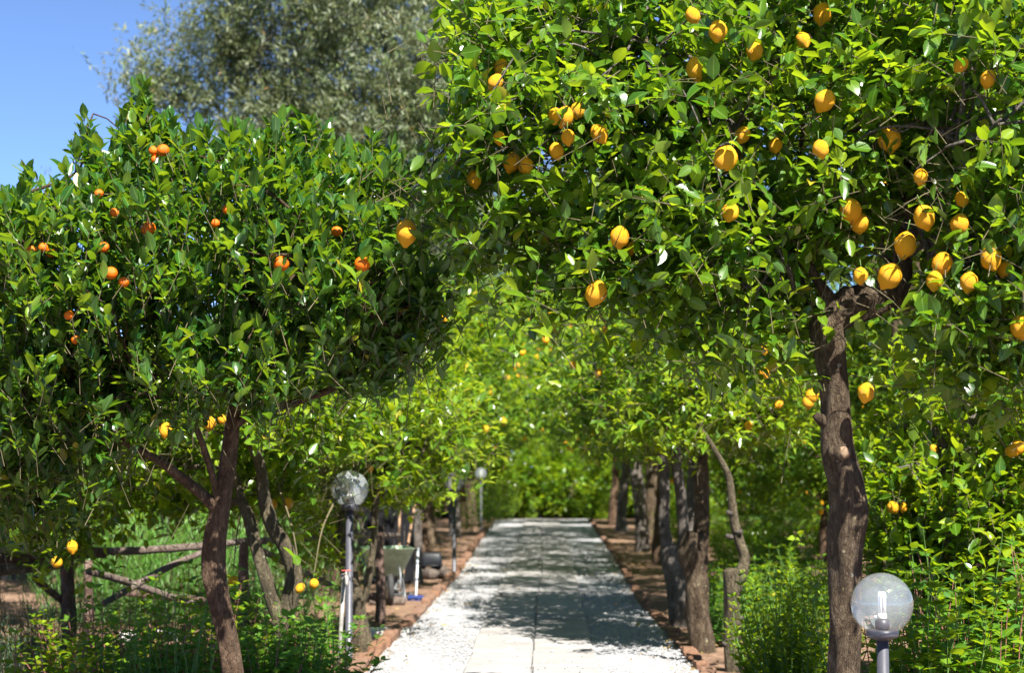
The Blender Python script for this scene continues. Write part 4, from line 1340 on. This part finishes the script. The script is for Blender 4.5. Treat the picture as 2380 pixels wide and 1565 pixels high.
GW = 'leafy weeds along the beds'
weeds = [(120, 11.6, .55, 'low broad-leaved weed in the bottom corner, below the rosemary'), (300, 12.4, .75, 'red-stemmed weed beside the dark fence post'), (395, 12.0, .85, 'tall red-stemmed weed nearest the slim orange trunk'),
         (480, 12.8, .8, 'leafy weed just behind the orange trunk'), (610, 12.4, .62, 'low green weed between orange trunk and twin stems'), (700, 12.6, .7, 'bushy weed between the twin stems and the tap pipe'),
         (215, 13.6, .5, 'small weed at the foot of the fence post'), (560, 14.2, .8, 'leafy weed seen between the twin stems and orange trunk'), (690, 14.6, .75, 'weed behind the twin stems'), (330, 14.6, .65, 'weed before the pale sunlit patch'),
         (742, 13.2, .6, 'small upright weed nearest the tap pipe')]
for n, (x, d, h, lab) in enumerate(weeds):
    shrub('weed', lab, GW, gpt(x, d), (h * .35, h * 1.1), (34, 26, 40)[n % 3], .34, (.118, .15, .09)[n % 3], M[('weed_leaf', 'bright_leaf', 'weed_leaf')[(n + 1) % 3]], M['red_stem'] if n % 3 != 2 else M['green_stem'], 600 + n, 7, nobj=30, cat='weed', young=.52)
shrub('flowering_shrub', 'rounded bright green shrub between the sapling stump and the large trunk', None, gpt(1822, 13.2), (.3, .92), 90, .30, .085, M['bright_leaf'], M['green_stem'], 640, 11, nobj=120, up=.9, young=.55)
shrub('flowering_shrub', 'rounded bright green shrub at the left foot of the large lemon trunk', None, gpt(1878, 12.2), (.4, 1.0), 90, .28, .08, M['bright_leaf'], M['green_stem'], 641, 11, nobj=120, up=.9, young=.6)
rw = [(2150, 10.3, 1.0, 'tall broad-leaved weed right beside the short globe lamp'), (2260, 10.6, 1.1, 'tall slender-stemmed weed to the right of the short globe lamp'), (2350, 10.9, 1.0, 'broad-leaved weed at the right edge of the picture'), (2080, 10.8, .95, 'broad-leaved weed behind the glass globe of the short lamp'),
      (2210, 11.6, 1.15, 'upright weed under the bushy bright lemon tree'), (2320, 11.8, 1.05, 'weed under the bushy lemon tree near the right edge')]
for n, (x, d, h, lab) in enumerate(rw):
    shrub('weed', lab, GW, gpt(x, d), (h * .5, h * 1.1), 30, .32, (.17, .13)[n % 2], M[('bright_leaf', 'weed_leaf')[n % 2]], M['red_stem'] if n % 2 else M['green_stem'], 660 + n, 10, nobj=40, cat='weed', young=.38, start=.08)
shrub('fern', 'dark feathery plant in the shade behind the stout swollen trunk', None, gpt(1690, 16.3), (.4, .8), 26, .2, .10, M['weed_leaf'], M['green_stem'], 690, 9, young=.2, cat='plant')
for n, (x, d, h, lab) in enumerate([(1700, 18.5, .6, 'shade plant behind the sapling stump'), (1775, 17.5, .7, 'leafy plant behind the rounded shrub'), (1860, 19, .75, 'leafy plant in the orchard shade beside the large trunk'), (1650, 21.5, .45, 'small plant beyond the swollen trunk'), (1800, 24, .6, 'plant in the orchard shade between two dark trunks')]):
    shrub('shade_plant', lab, 'plants in the orchard shade', gpt(x, d), (h * .4, h * 1.1), 40, .36, .13, M['lemon_leaf'], M['green_stem'], 695 + n, 7, kind='mid', cat='plant', young=.3)
for n, (x, d, lab) in enumerate([(1115, 45, 'bright bush at the far kerb past the last lamp'), (1150, 56, 'bush at the far left corner where the path ends'), (1400, 57, 'bush at the far right corner where the path ends')]):
    shrub('shrub', lab, 'bushes by the far kerb', gpt(x, d), (.6, 1.5), 40, .6, .15, M['bright_leaf'], M['green_stem'], 700 + n, 8, kind='mid', young=.55)
for n, (x, d) in enumerate([(1210, 59), (1265, 60), (1320, 59.5), (1370, 60.5)]):
    shrub('shrub', 'low grey-green bush across the end of the path', 'low bushes across the path end', gpt(x, d), (.5, 1.3), 40, .8, .16, M['lemon_leaf'], M['twig'], 710 + n, 7, kind='mid', young=.3)


def needle_bush(name, label, P0, n, hr, spread, leafmat, seed, ls, cat, kind=None, nod=26, lean=.18, ang=.8):
    q = np.random.default_rng(seed)
    t = empty(name, P0)
    tag(t, label, cat, None, kind)
    b = np.stack([q.normal(0, spread, n), q.normal(0, spread * .7, n), np.zeros(n)], -1)
    h = q.uniform(*hr, n)
    tip = b + np.stack([b[:, 0] * .5 + q.normal(0, lean, n) * h, q.normal(0, lean, n) * h, h], -1)
    lv = Leaves('needle')
    for k in range(nod):
        f = (k + q.random(n)) / nod
        p = b + (tip - b) * f[:, None] + q.normal(0, .01, (n, 3))
        a = nrm(tip - b) + np.stack([np.cos(k * 2.4 + q.random(n)), np.sin(k * 2.4 + q.random(n)), 0 * f], -1) * ang
        lv.put(p + P0, a, np.tile([0, 0, 1.0], (n, 1)) + q.normal(0, .2, (n, 3)), ls * q.uniform(.7, 1.3, n), np.clip(.25 + .5 * f + q.normal(0, .12, n), 0, 1))
    build_crown(t, np.asarray(P0), lv, leafmat, 0, 'foliage')
    mb = MB()
    for s in range(0, n, 3):
        mb.tube([b[s], tip[s]], [.006, .002], 3, cap=False)
    o = mb.build('stems', M['twig'], t); o['kind'] = 'stuff'


needle_bush('rosemary_bush', 'dark grey-green rosemary bush at the foot of the fence post', gpt(40, 14.0), 240, (.25, .55), .34, M['needle_leaf'], 720, .045, 'shrub')
needle_bush('rosemary_bush', 'dark rosemary bush between fence post and tangled weeds', gpt(120, 15.2), 260, (.3, .6), .30, M['needle_leaf'], 721, .045, 'shrub')
for n, x in enumerate((300, 380, 460, 545, 240, 620)):
    needle_bush('fennel_clump', 'feathery green clump growing behind the fence braces', gpt(x, 18.5 + (n % 3) * .7), 150, (.6, 1.15), .34, M['fennel_leaf'], 730 + n, .10, 'plant', None, 22, .10, .35)
for o in COL.objects:
    if o.name.startswith('fennel_clump') and o.parent is None: o['group'] = 'feathery clumps behind the fence'

# grass patch in the orchard and fallen leaves on the soil
q = np.random.default_rng(77)
n = 9000
lv = Leaves('needle')
p = np.stack([q.uniform(4.0, 15, n), q.uniform(46, 60, n), np.zeros(n)], -1)
lv.put(p, np.stack([q.normal(0, .35, n), q.normal(0, .35, n), np.ones(n)], -1), nrm(q.normal(size=(n, 3))), q.uniform(.08, .2, n), q.uniform(.3, .9, n))
gpatch = mobj('grass', leaves_mesh('grass', 'needle', *lv.arrays()[:1], lv.arrays()[1], lv.arrays()[2], lv.arrays()[3], lv.arrays()[4], M['fennel_leaf']))
tag(gpatch, 'patch of short green grass under the orchard trees', 'grass', kind='stuff')
n = 5000
lv = Leaves('mid')
xx = np.where(q.random(n) < .5, q.uniform(1.4, 7, n), q.uniform(-6, -1.6, n))
p = np.stack([xx, 11 + 34 * q.random(n) ** 1.4, np.full(n, .022)], -1)
a = q.uniform(0, 6.28, n)
lv.put(p, np.stack([np.cos(a), np.sin(a), q.normal(.1, .15, n)], -1), np.tile([0, 0, 1.0], (n, 1)) + q.normal(0, .3, (n, 3)), q.uniform(.05, .10, n), q.random(n))
n = 420
yy_ = 12 + 26 * q.random(n) ** 1.3
xx = np.where(q.random(n) < .5, edge_l(yy_) + .02 + q.exponential(.09, n), edge_r(yy_) - .02 - q.exponential(.11, n))
a = q.uniform(0, 6.28, n)
lv.put(np.stack([xx, yy_, np.full(n, .032)], -1), np.stack([np.cos(a), np.sin(a), q.normal(.15, .15, n)], -1), np.tile([0, 0, 1.0], (n, 1)) + q.normal(0, .3, (n, 3)), q.uniform(.035, .075, n), q.random(n))
A_ = lv.arrays()
fl = mobj('leaf_litter', leaves_mesh('leaf_litter', 'mid', *A_, M['dry_leaf']))
tag(fl, 'dry brown fallen leaves scattered over the earth and path edges', 'leaf litter', kind='stuff')
q = np.random.default_rng(78)
for n in range(9):
    y = q.uniform(14, 30); x = q.uniform(edge_l(y) + .1, edge_r(y) - .1)
    lm = leaf_meshes('lemon', M['dry_leaf'])[n % 6][3 + n % 4]
    o = mobj('fallen_leaf', lm, None, (x, y, .058))
    o.scale = (.085,) * 3; o.rotation_euler = (q.normal(.1, .2), q.normal(0, .2), q.uniform(0, 6.28))
    tag(o, 'single dry fallen leaf lying on the pale path', 'leaf', 'fallen leaves on the path')
yl = at(1098, 1449, 20.2)
o = mobj('fallen_leaf', leaf_meshes('lemon', M['dry_leaf'])[2][6], None, (yl[0], yl[1], .07)); o.scale = (.14,) * 3; o.rotation_euler = (.3, .2, 1.2)
tag(o, 'yellowest and largest fallen leaf, alone on the sunny gravel', 'leaf', 'fallen leaves on the path')

# ================================================================ globe lamps
def globe_lamp(P0, zc, R, pole_r, label, gm='globe_sky_haze'):
    t = empty('globe_lamp', (P0[0], P0[1], 0))
    tag(t, label, 'lamp', 'globe lamps along the path')
    cut = -0.87 * R
    MB().lathe([(pole_r * 1.7, -.02), (pole_r * 1.7, .03), (pole_r, .045), (pole_r, zc + cut - .045)], 24).build('pole', M['pole_paint'], t)
    MB().lathe([(pole_r, zc + cut - .046), (R * .46, zc + cut - .030), (R * .52, zc + cut - .024), (R * .52, zc + cut + .006), (R * .44, zc + cut + .008)], 32).build('collar', M['pole_paint'], t)
    s = MB().lathe([(R * .20, zc + cut + .009), (R * .235, zc + cut + .014), (R * .235, zc + cut + R * .36), (R * .20, zc + cut + R * .37)], 20).build('socket', M['pole_paint'], t)
    b0 = zc + cut + R * .372
    MB().lathe([(R * .13, b0), (R * .15, b0 + .006), (R * .15, b0 + R * .17), (R * .12, b0 + R * .19)], 18).build('bulb_base', M['bulb_base'], t)
    mb = MB()
    hz = b0 + R * .185
    for k in range(3):
        a = k * 2.094 + .5
        c = np.array([math.cos(a), math.sin(a)]) * R * .075
        tn = np.array([-math.sin(a), math.cos(a)]) * R * .048
        top = hz + R * .62
        L = [(c[0] + tn[0], c[1] + tn[1], hz), (c[0] + tn[0], c[1] + tn[1], top), (c[0] + tn[0] * .7, c[1] + tn[1] * .7, top + R * .035), (c[0], c[1], top + R * .05), (c[0] - tn[0] * .7, c[1] - tn[1] * .7, top + R * .035), (c[0] - tn[0], c[1] - tn[1], top), (c[0] - tn[0], c[1] - tn[1], hz)]
        mb.tube(L, R * .042, 8)
    mb.build('bulb_tubes', M['bulb'], t)
    th = np.linspace(math.acos(.87), math.pi - 0.02, 30)
    prof = np.column_stack([R * np.sin(th), zc - R * np.cos(th)])
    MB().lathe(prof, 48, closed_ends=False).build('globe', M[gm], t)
    return t


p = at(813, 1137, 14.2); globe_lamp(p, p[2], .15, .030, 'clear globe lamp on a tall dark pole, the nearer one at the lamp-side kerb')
p = at(2050, 1405, 8.55); globe_lamp(p, p[2], .15, .029, 'clear globe lamp on a short dark pole in front of the large lemon trunk', 'globe')
p = at(1056, 1119, 26.8); globe_lamp(p, p[2], .15, .030, 'clear globe lamp on a dark pole past the wheelbarrow, second along the kerb', 'globe')
p = at(1118, 1101, 46.0); globe_lamp(p, p[2], .15, .030, 'small distant globe lamp, farthest along the kerb', 'globe')

# ================================================================ stand pipe with tap
D = 13.6
p0, p1 = at(800, 1345, D), at(783, 1600, D)
p0g = p1 + (p1 - p0) * ((p1[2] + .1) / (p0[2] - p1[2]))
base = np.array([p0g[0], p0g[1], 0])
sp = empty('water_standpipe', base)
tag(sp, 'thin grey water pipe with a small tap beside the nearer lamp pole', 'water tap')
MB().tube(np.array([p0g, p0]) - base, .016, 12, 0.03, 1, True, 1).build('pipe', M['galvanised'], sp)
MB().tube(np.array([p0 + [0, 0, -.03], p0 + [0, 0, .03]]) - base, .026, 12, 0.05, 1, True, 2).build('coupling', M['galvanised'], sp)
MB().tube(np.array([p0, p0 + [.02, -.05, .012], p0 + [.03, -.09, .0], p0 + [.03, -.10, -.05]]) - base, [.014, .016, .014, .012], 10, 0, 3).build('spout', M['galvanised'], sp)
MB().tube(np.array([p0 + [.02, -.05, .01], p0 + [.02, -.05, .055]]) - base, .007, 8).build('valve_stem', M['galvanised'], sp)
MB().box(p0 + np.array([.02, -.05, .060]) - base, (.07, .016, .010)).build('valve_handle', M['red_valve'], sp)

# ================================================================ rustic fence
fe = empty('rustic_fence', gpt(175, 14.8))
fb = np.array(fe.location)
tag(fe, 'rustic fence of rough logs with crossed braces, behind the orange tree', 'fence')


def log(name, P, R, mat, seed, parent=fe, fbase=fb):
    return MB().tube(np.array(P) - fbase, R, 12, 0.12, 4, True, seed).build(name, mat, parent)


def post(x, ytop, d, r, seed, lean=0.0):
    a = at(x, ytop, d); b = np.array([a[0] + lean, a[1], -.1])
    m = (a + b) / 2 + np.array([.01, 0, 0])
    log('post', [b, m, a], [r * 1.12, r, r * .95], M['post_wood'], seed)


post(155, 1290, 14.8, .062, 70, .03)
post(205, 1305, 17.2, .045, 71)
post(566, 1255, 17.0, .05, 72)
log('rail', [at(-60, 1302, 14.0), at(90, 1296, 14.4), at(168, 1288, 14.75), at(245, 1284, 15.0)], [.042, .045, .046, .047], M['post_wood'], 80)
log('rail', [at(180, 1285, 14.95), at(330, 1280, 15.4), at(480, 1270, 16.1), at(570, 1258, 16.9)], [.032, .036, .034, .030], M['rail_wood'], 81)
log('rail', [at(-60, 1330, 13.8), at(60, 1322, 14.2), at(150, 1312, 14.6)], [.045, .042, .036], M['rail_wood'], 82)
log('rail', [at(560, 1262, 17.0), at(700, 1252, 17.6), at(860, 1245, 18.3)], [.036, .036, .034], M['rail_wood'], 83)
log('brace', [at(470, 1285, 16.3), at(380, 1325, 15.8), at(240, 1405, 15.2)], [.026, .032, .030], M['rail_wood'], 84)
log('brace', [at(205, 1330, 15.3), at(290, 1352, 15.8), at(400, 1390, 16.4), at(530, 1425, 16.9)], [.030, .034, .034, .032], M['rail_wood'], 85)
log('brace', [at(80, 1345, 14.4), at(110, 1370, 14.6), at(150, 1402, 14.8)], [.026, .030, .028], M['post_wood'], 86)
log('brace', [at(600, 1275, 17.2), at(700, 1330, 17.6), at(800, 1375, 18.0)], [.028, .032, .030], M['rail_wood'], 87)
log('rail', [at(290, 1378, 16.8), at(420, 1392, 17.2), at(560, 1400, 17.6)], [.034, .036, .034], M['post_wood'], 88)

b = gpt(886, 18.7)
wp = empty('wooden_post', b)
tag(wp, 'short rough brown wooden post with a cross rail, in front of the wheelbarrow', 'post')
a = at(879, 1240, 18.7)
MB().tube(np.array([[b[0], b[1], -.1], (np.array([b[0], b[1], .4])), a]) - b, [.056, .052, .050], 14, 0.10, 5, True, 90).build('post', M['post_wood'], wp)
MB().tube(np.array([at(838, 1262, 18.5), at(860, 1252, 18.68), at(875, 1246, 18.8), at(928, 1245, 19.3)]) - b, [.03, .034, .032, .028], 10, 0.1, 3, True, 91).build('rail', M['rail_wood'], wp)
MB().tube(np.array([at(842, 1385, 18.4), at(865, 1388, 18.8), at(885, 1397, 19.1)]) - b, [.04, .042, .04], 10, 0.12, 3, True, 92).build('low_rail', M['post_wood'], wp)

# ================================================================ wheelbarrow, seen from its wheel end
def quadgrid(A, Bq, nu=1):
    pass


wb_p = gpt(900, 21.6)
wb = empty('wheelbarrow', wb_p, 0.18)
tag(wb, 'green wheelbarrow with a flared tray standing by the wooden post', 'wheelbarrow')
mb = MB()
top = [(-.30, -.42), (.30, -.42), (.29, .40), (-.29, .40)]
bot = [(-.17, -.12), (.17, -.12), (.20, .30), (-.20, .30)]
zt, zb = .66, .33
def ring(poly, z, off, bev=.06):
    out = []
    n = len(poly)
    for k in range(n):
        p = np.array(poly[k]); a = np.array(poly[k - 1]); c = np.array(poly[(k + 1) % n])
        cen = np.array([0, 0]); s = 1 - off / np.linalg.norm(p)
        for t in (nrm(a - p) * bev, nrm(a - p) * bev * .3 + nrm(c - p) * bev * .3, nrm(c - p) * bev):
            v = (p + t) * s
            out.append((v[0], v[1], z))
    return out
rings = [ring(bot, zb, 0), ring(top, zt, 0), ring(top, zt + .012, -.014), ring(top, zt + .014, .006), ring(bot, zb + .012, .012)]
V = np.array([v for r in rings for v in r]); m = 12
# the front edge of the tray is higher and reaches over the wheel
Q = []
for a in range(4):
    for j in range(m):
        k = (j + 1) % m
        Q.append([a * m + j, a * m + k, (a + 1) * m + k, (a + 1) * m + j])
V = np.vstack([V, [[0, .09, zb], [0, .09, zb + .012]]])
T = [[60, (j + 1) % m, j] for j in range(m)] + [[61, 48 + j, 48 + (j + 1) % m] for j in range(m)]
mb.add(V, Q, T)
mb.build('tray', M['barrow_green'], wb, smooth=False)
wh = MB().lathe([(.085, -.03), (.155, -.036), (.182, -.022), (.19, 0), (.182, .022), (.155, .036), (.085, .03)], 28).build('wheel', M['rubber'], wb)
wh.rotation_euler = (0, math.pi / 2, 0.0); wh.location = (0, -.44, .192)
MB().lathe([(.02, -.045), (.10, -.038), (.112, -.037), (.112, .037), (.10, .038), (.02, .045)], 22).build('rim', M['hub'], wh)
for s in (-1, 1):
    MB().tube([(s * .055, -.47, .192), (s * .10, -.30, .25), (s * .19, .0, .315), (s * .22, .35, .40), (s * .26, .80, .56)], .016, 8, 0, 4).build('handle', M['barrow_metal'], wb)
    MB().tube([(s * .20, .20, .36), (s * .24, .24, .14), (s * .25, .20, .012), (s * .25, .32, .012), (s * .22, .38, .40)], .013, 8, 0, 3).build('leg', M['barrow_metal'], wb)
    MB().tube([(s * .12, -.45, .19), (s * .13, -.40, .36), (s * .12, -.33, .45)], .011, 8, 0, 3).build('strut', M['barrow_metal'], wb)
MB().tube([(-.12, -.45, .19), (.12, -.45, .19)], .012, 8).build('axle', M['barrow_metal'], wb)
MB().tube([(-.245, .26, .10), (.245, .26, .10)], .011, 8).build('crossbar', M['barrow_metal'], wb)

# log and stone under the barrow
mb = MB(); b = gpt(903, 21.2)
o = MB().tube(np.array([b + [-.22, 0, .045], b + [0, .02, .05], b + [.2, .04, .045]]) - b, [.05, .054, .05], 14, 0.15, 3, True, 95).build('timber_log', M['rail_wood'], None, True, b)
tag(o, 'short pale log lying in front of the wheelbarrow wheel', 'log')

# squeegee / broom with pale handle and blue head
b = gpt(968, 21.9)
br = empty('broom', b)
tag(br, 'broom with pale handle and blue head standing on the bare earth', 'broom')
top_p = at(972, 1276, 22.3)
MB().tube(np.array([b + [0, 0, .05], top_p]) - b, .013, 10).build('handle', M['white_handle'], br)
MB().box((0, 0, .05), (.21, .05, .035), None, .9, .001).build('head', M['blue_plastic'], br, False)
mb = MB()
for k in range(18):
    x = -.098 + k * .0115
    mb.tube([(x, 0, .034), (x + RG.normal(0, .003), -.012 + RG.normal(0, .006), .0)], [.006, .007], 5)
o = mb.build('bristles', M['blue_plastic'], br); o['kind'] = 'stuff'

# wooden handled rake and hoe leaning on the dark boards
for nm, lab, foot, topx in (('rake', 'wooden-handled rake leaning against the dark board screen', (930, 22.8), (966, 1160, 24.4)), ('hoe', 'upright wooden tool handle against the dark board screen', (928, 23.6), (929, 1160, 24.4))):
    b = gpt(*foot); t = empty(nm, b)
    tag(t, lab, nm)
    tp_ = at(*topx)
    MB().tube(np.array([b + [0, 0, .03], tp_]) - b, .017, 10, .02, 1, True, 4).build('handle', M['handle_wood'], t)
    if nm == 'rake':
        mb = MB().box((0, -.01, .03), (.34, .03, .03)); 
        o = mb.build('head', M['barrow_metal'], t, False)
        for k in range(9):
            MB().tube([(-.16 + k * .04, -.01, .03), (-.16 + k * .04, -.05, -.01)], .005, 6).build('tine', M['barrow_metal'], o)
    else:
        MB().box((0, -.05, .02), (.16, .12, .008), None, .8).build('blade', M['barrow_metal'], t, False)

# dark board screen
b = gpt(905, 25.0)
sc_ = empty('board_screen', b, .05)
tag(sc_, 'dark screen of upright black boards behind the garden tools', 'screen')
for k in range(5):
    mb = MB().box((-.29 + k * .145, RG.normal(0, .012), .66 + RG.normal(0, .03)), (.138, .022, 1.32))
    mb.build('plank', M['black_board'], sc_, False)
for z in (.35, 1.05):
    MB().box((0, .035, z), (.72, .04, .08)).build('batten', M['black_board'], sc_, False)

# grey weathered post and dark tub with stones
b = gpt(965, 25.2)
o = MB().tube(np.array([b + [0, 0, -.1], b + [.01, 0, .4], b + [0, 0, .82], b + [.03, 0, 1.05]]) - b, [.12, .10, .095, .09], 14, .14, 4, True, 97).build('tree_stump', M['bark_grey'], None, True, b)
tag(o, 'pale grey dead tree stump behind the broom', 'stump')
b = gpt(1004, 26.2)
tb = empty('plastic_tub', b); tb.scale = (.8, .8, .8)
tag(tb, 'upturned black plastic tub resting on dark stones near the second lamp', 'tub')
mb = MB()
cr_ = []
for z, w, l in ((.24, .19, .13), (.25, .20, .14), (.44, .185, .125), (.475, .165, .105), (.485, .12, .07)):
    ang = np.linspace(0, 2 * np.pi, 24, endpoint=False)
    cr_.append(np.stack([w * np.sign(np.cos(ang)) * np.abs(np.cos(ang)) ** .45, l * np.sign(np.sin(ang)) * np.abs(np.sin(ang)) ** .45, np.full(24, z)], -1))
Vt = np.vstack(cr_ + [np.array([[0, 0, .24], [0, 0, .485]])])
Qt = [[k * 24 + j, k * 24 + (j + 1) % 24, (k + 1) * 24 + (j + 1) % 24, (k + 1) * 24 + j] for k in range(4) for j in range(24)]
Tt = [[120, (j + 1) % 24, j] for j in range(24)] + [[121, 96 + j, 96 + (j + 1) % 24] for j in range(24)]
mb.add(Vt, Qt, Tt); mb.build('body', M['black_plastic'], tb)
MB().tube([(-.20, -.135, .255), (.20, -.135, .255)], .012, 6).build('rim', M['black_plastic'], tb)
ico = None
for k, (dx, dy, r, lab) in enumerate([(-.16, .02, .13, 'dark rounded stone under the left of the black tub'), (.12, .05, .14, 'dark rounded stone under the right of the black tub'), (-.02, -.12, .12, 'dark stone in front of the black tub'), (.24, -.16, .09, 'small dark stone beside the black tub toward the lamp')]):
    t_ = np.linspace(0, np.pi, 9)[1:-1]
    mb = MB().lathe(np.column_stack([np.sin(t_), -np.cos(t_)]), 12)
    V = mb.V[0]; qq = np.random.default_rng(90 + k)
    V *= (1 + .16 * lobes(qq)(nrm(V) * .8))[:, None] * r; V[:, 2] *= .85; V[:, 0] *= 1.15
    o = mb.build('stone', M['rock'], None, False, b + np.array([dx, dy, r * .72]))
    tag(o, lab, 'stone', 'stones under the tub')

# pale slab painted as a sunlit patch of concrete, and the step by the path
b = gpt(358, 16.8)
mb = MB().box((0, 0, .045), (.62, .34, .09), None, .96, .006)
tag(mb.build('sunlit_patch', M['pale_stone'], None, False, b), 'pale flat slab standing in for a sunlit patch behind the weeds', 'stone slab')
b = gpt(890, 17.4)
mb = MB().box((0, 0, .02), (.52, .42, .06), None, .97, .006)
tag(mb.build('paving_stone', M['pale_stone'], None, False, b), 'pale paving stone set in the earth at the foot of the wooden post', 'paving stone')


ORDN = 'first second third fourth fifth sixth seventh eighth ninth tenth eleventh twelfth thirteenth fourteenth fifteenth sixteenth seventeenth eighteenth nineteenth'.split()
for grp, phrase in (('feathery clumps behind the fence', 'feathery green clump behind the fence braces, %s from the left'), ('bushes beyond the path end', 'dense green bush in the line past the path end, %s from the left'),
                    ('trees at the end of the path', 'sunlit lemon tree closing the end of the path, %s from the left'), ('low bushes across the path end', 'low grey-green bush across the path end, %s from the left'),
                    ('far trees closing the view', 'large leafy tree in the farthest row, %s from the left'), ('orchard trees behind the row', 'dark-trunked fruit tree in the shaded orchard, %s from the left'),
                    ('citrus trees beyond the fence', 'leafy citrus tree beyond the rustic fence, %s from the left'), ('bushes behind the fence', 'dense green bush far behind the rustic fence, %s from the left'),
                    ('fallen leaves on the path', 'dry fallen leaf on the pale path, %s from the left')):
    mem = [o for o in COL.objects if o.parent is None and o.get('group') == grp]
    mem.sort(key=lambda o: float(proj(np.array(o.location))[0]))
    for k, o in enumerate(mem):
        o['label'] = phrase % ORDN[k]
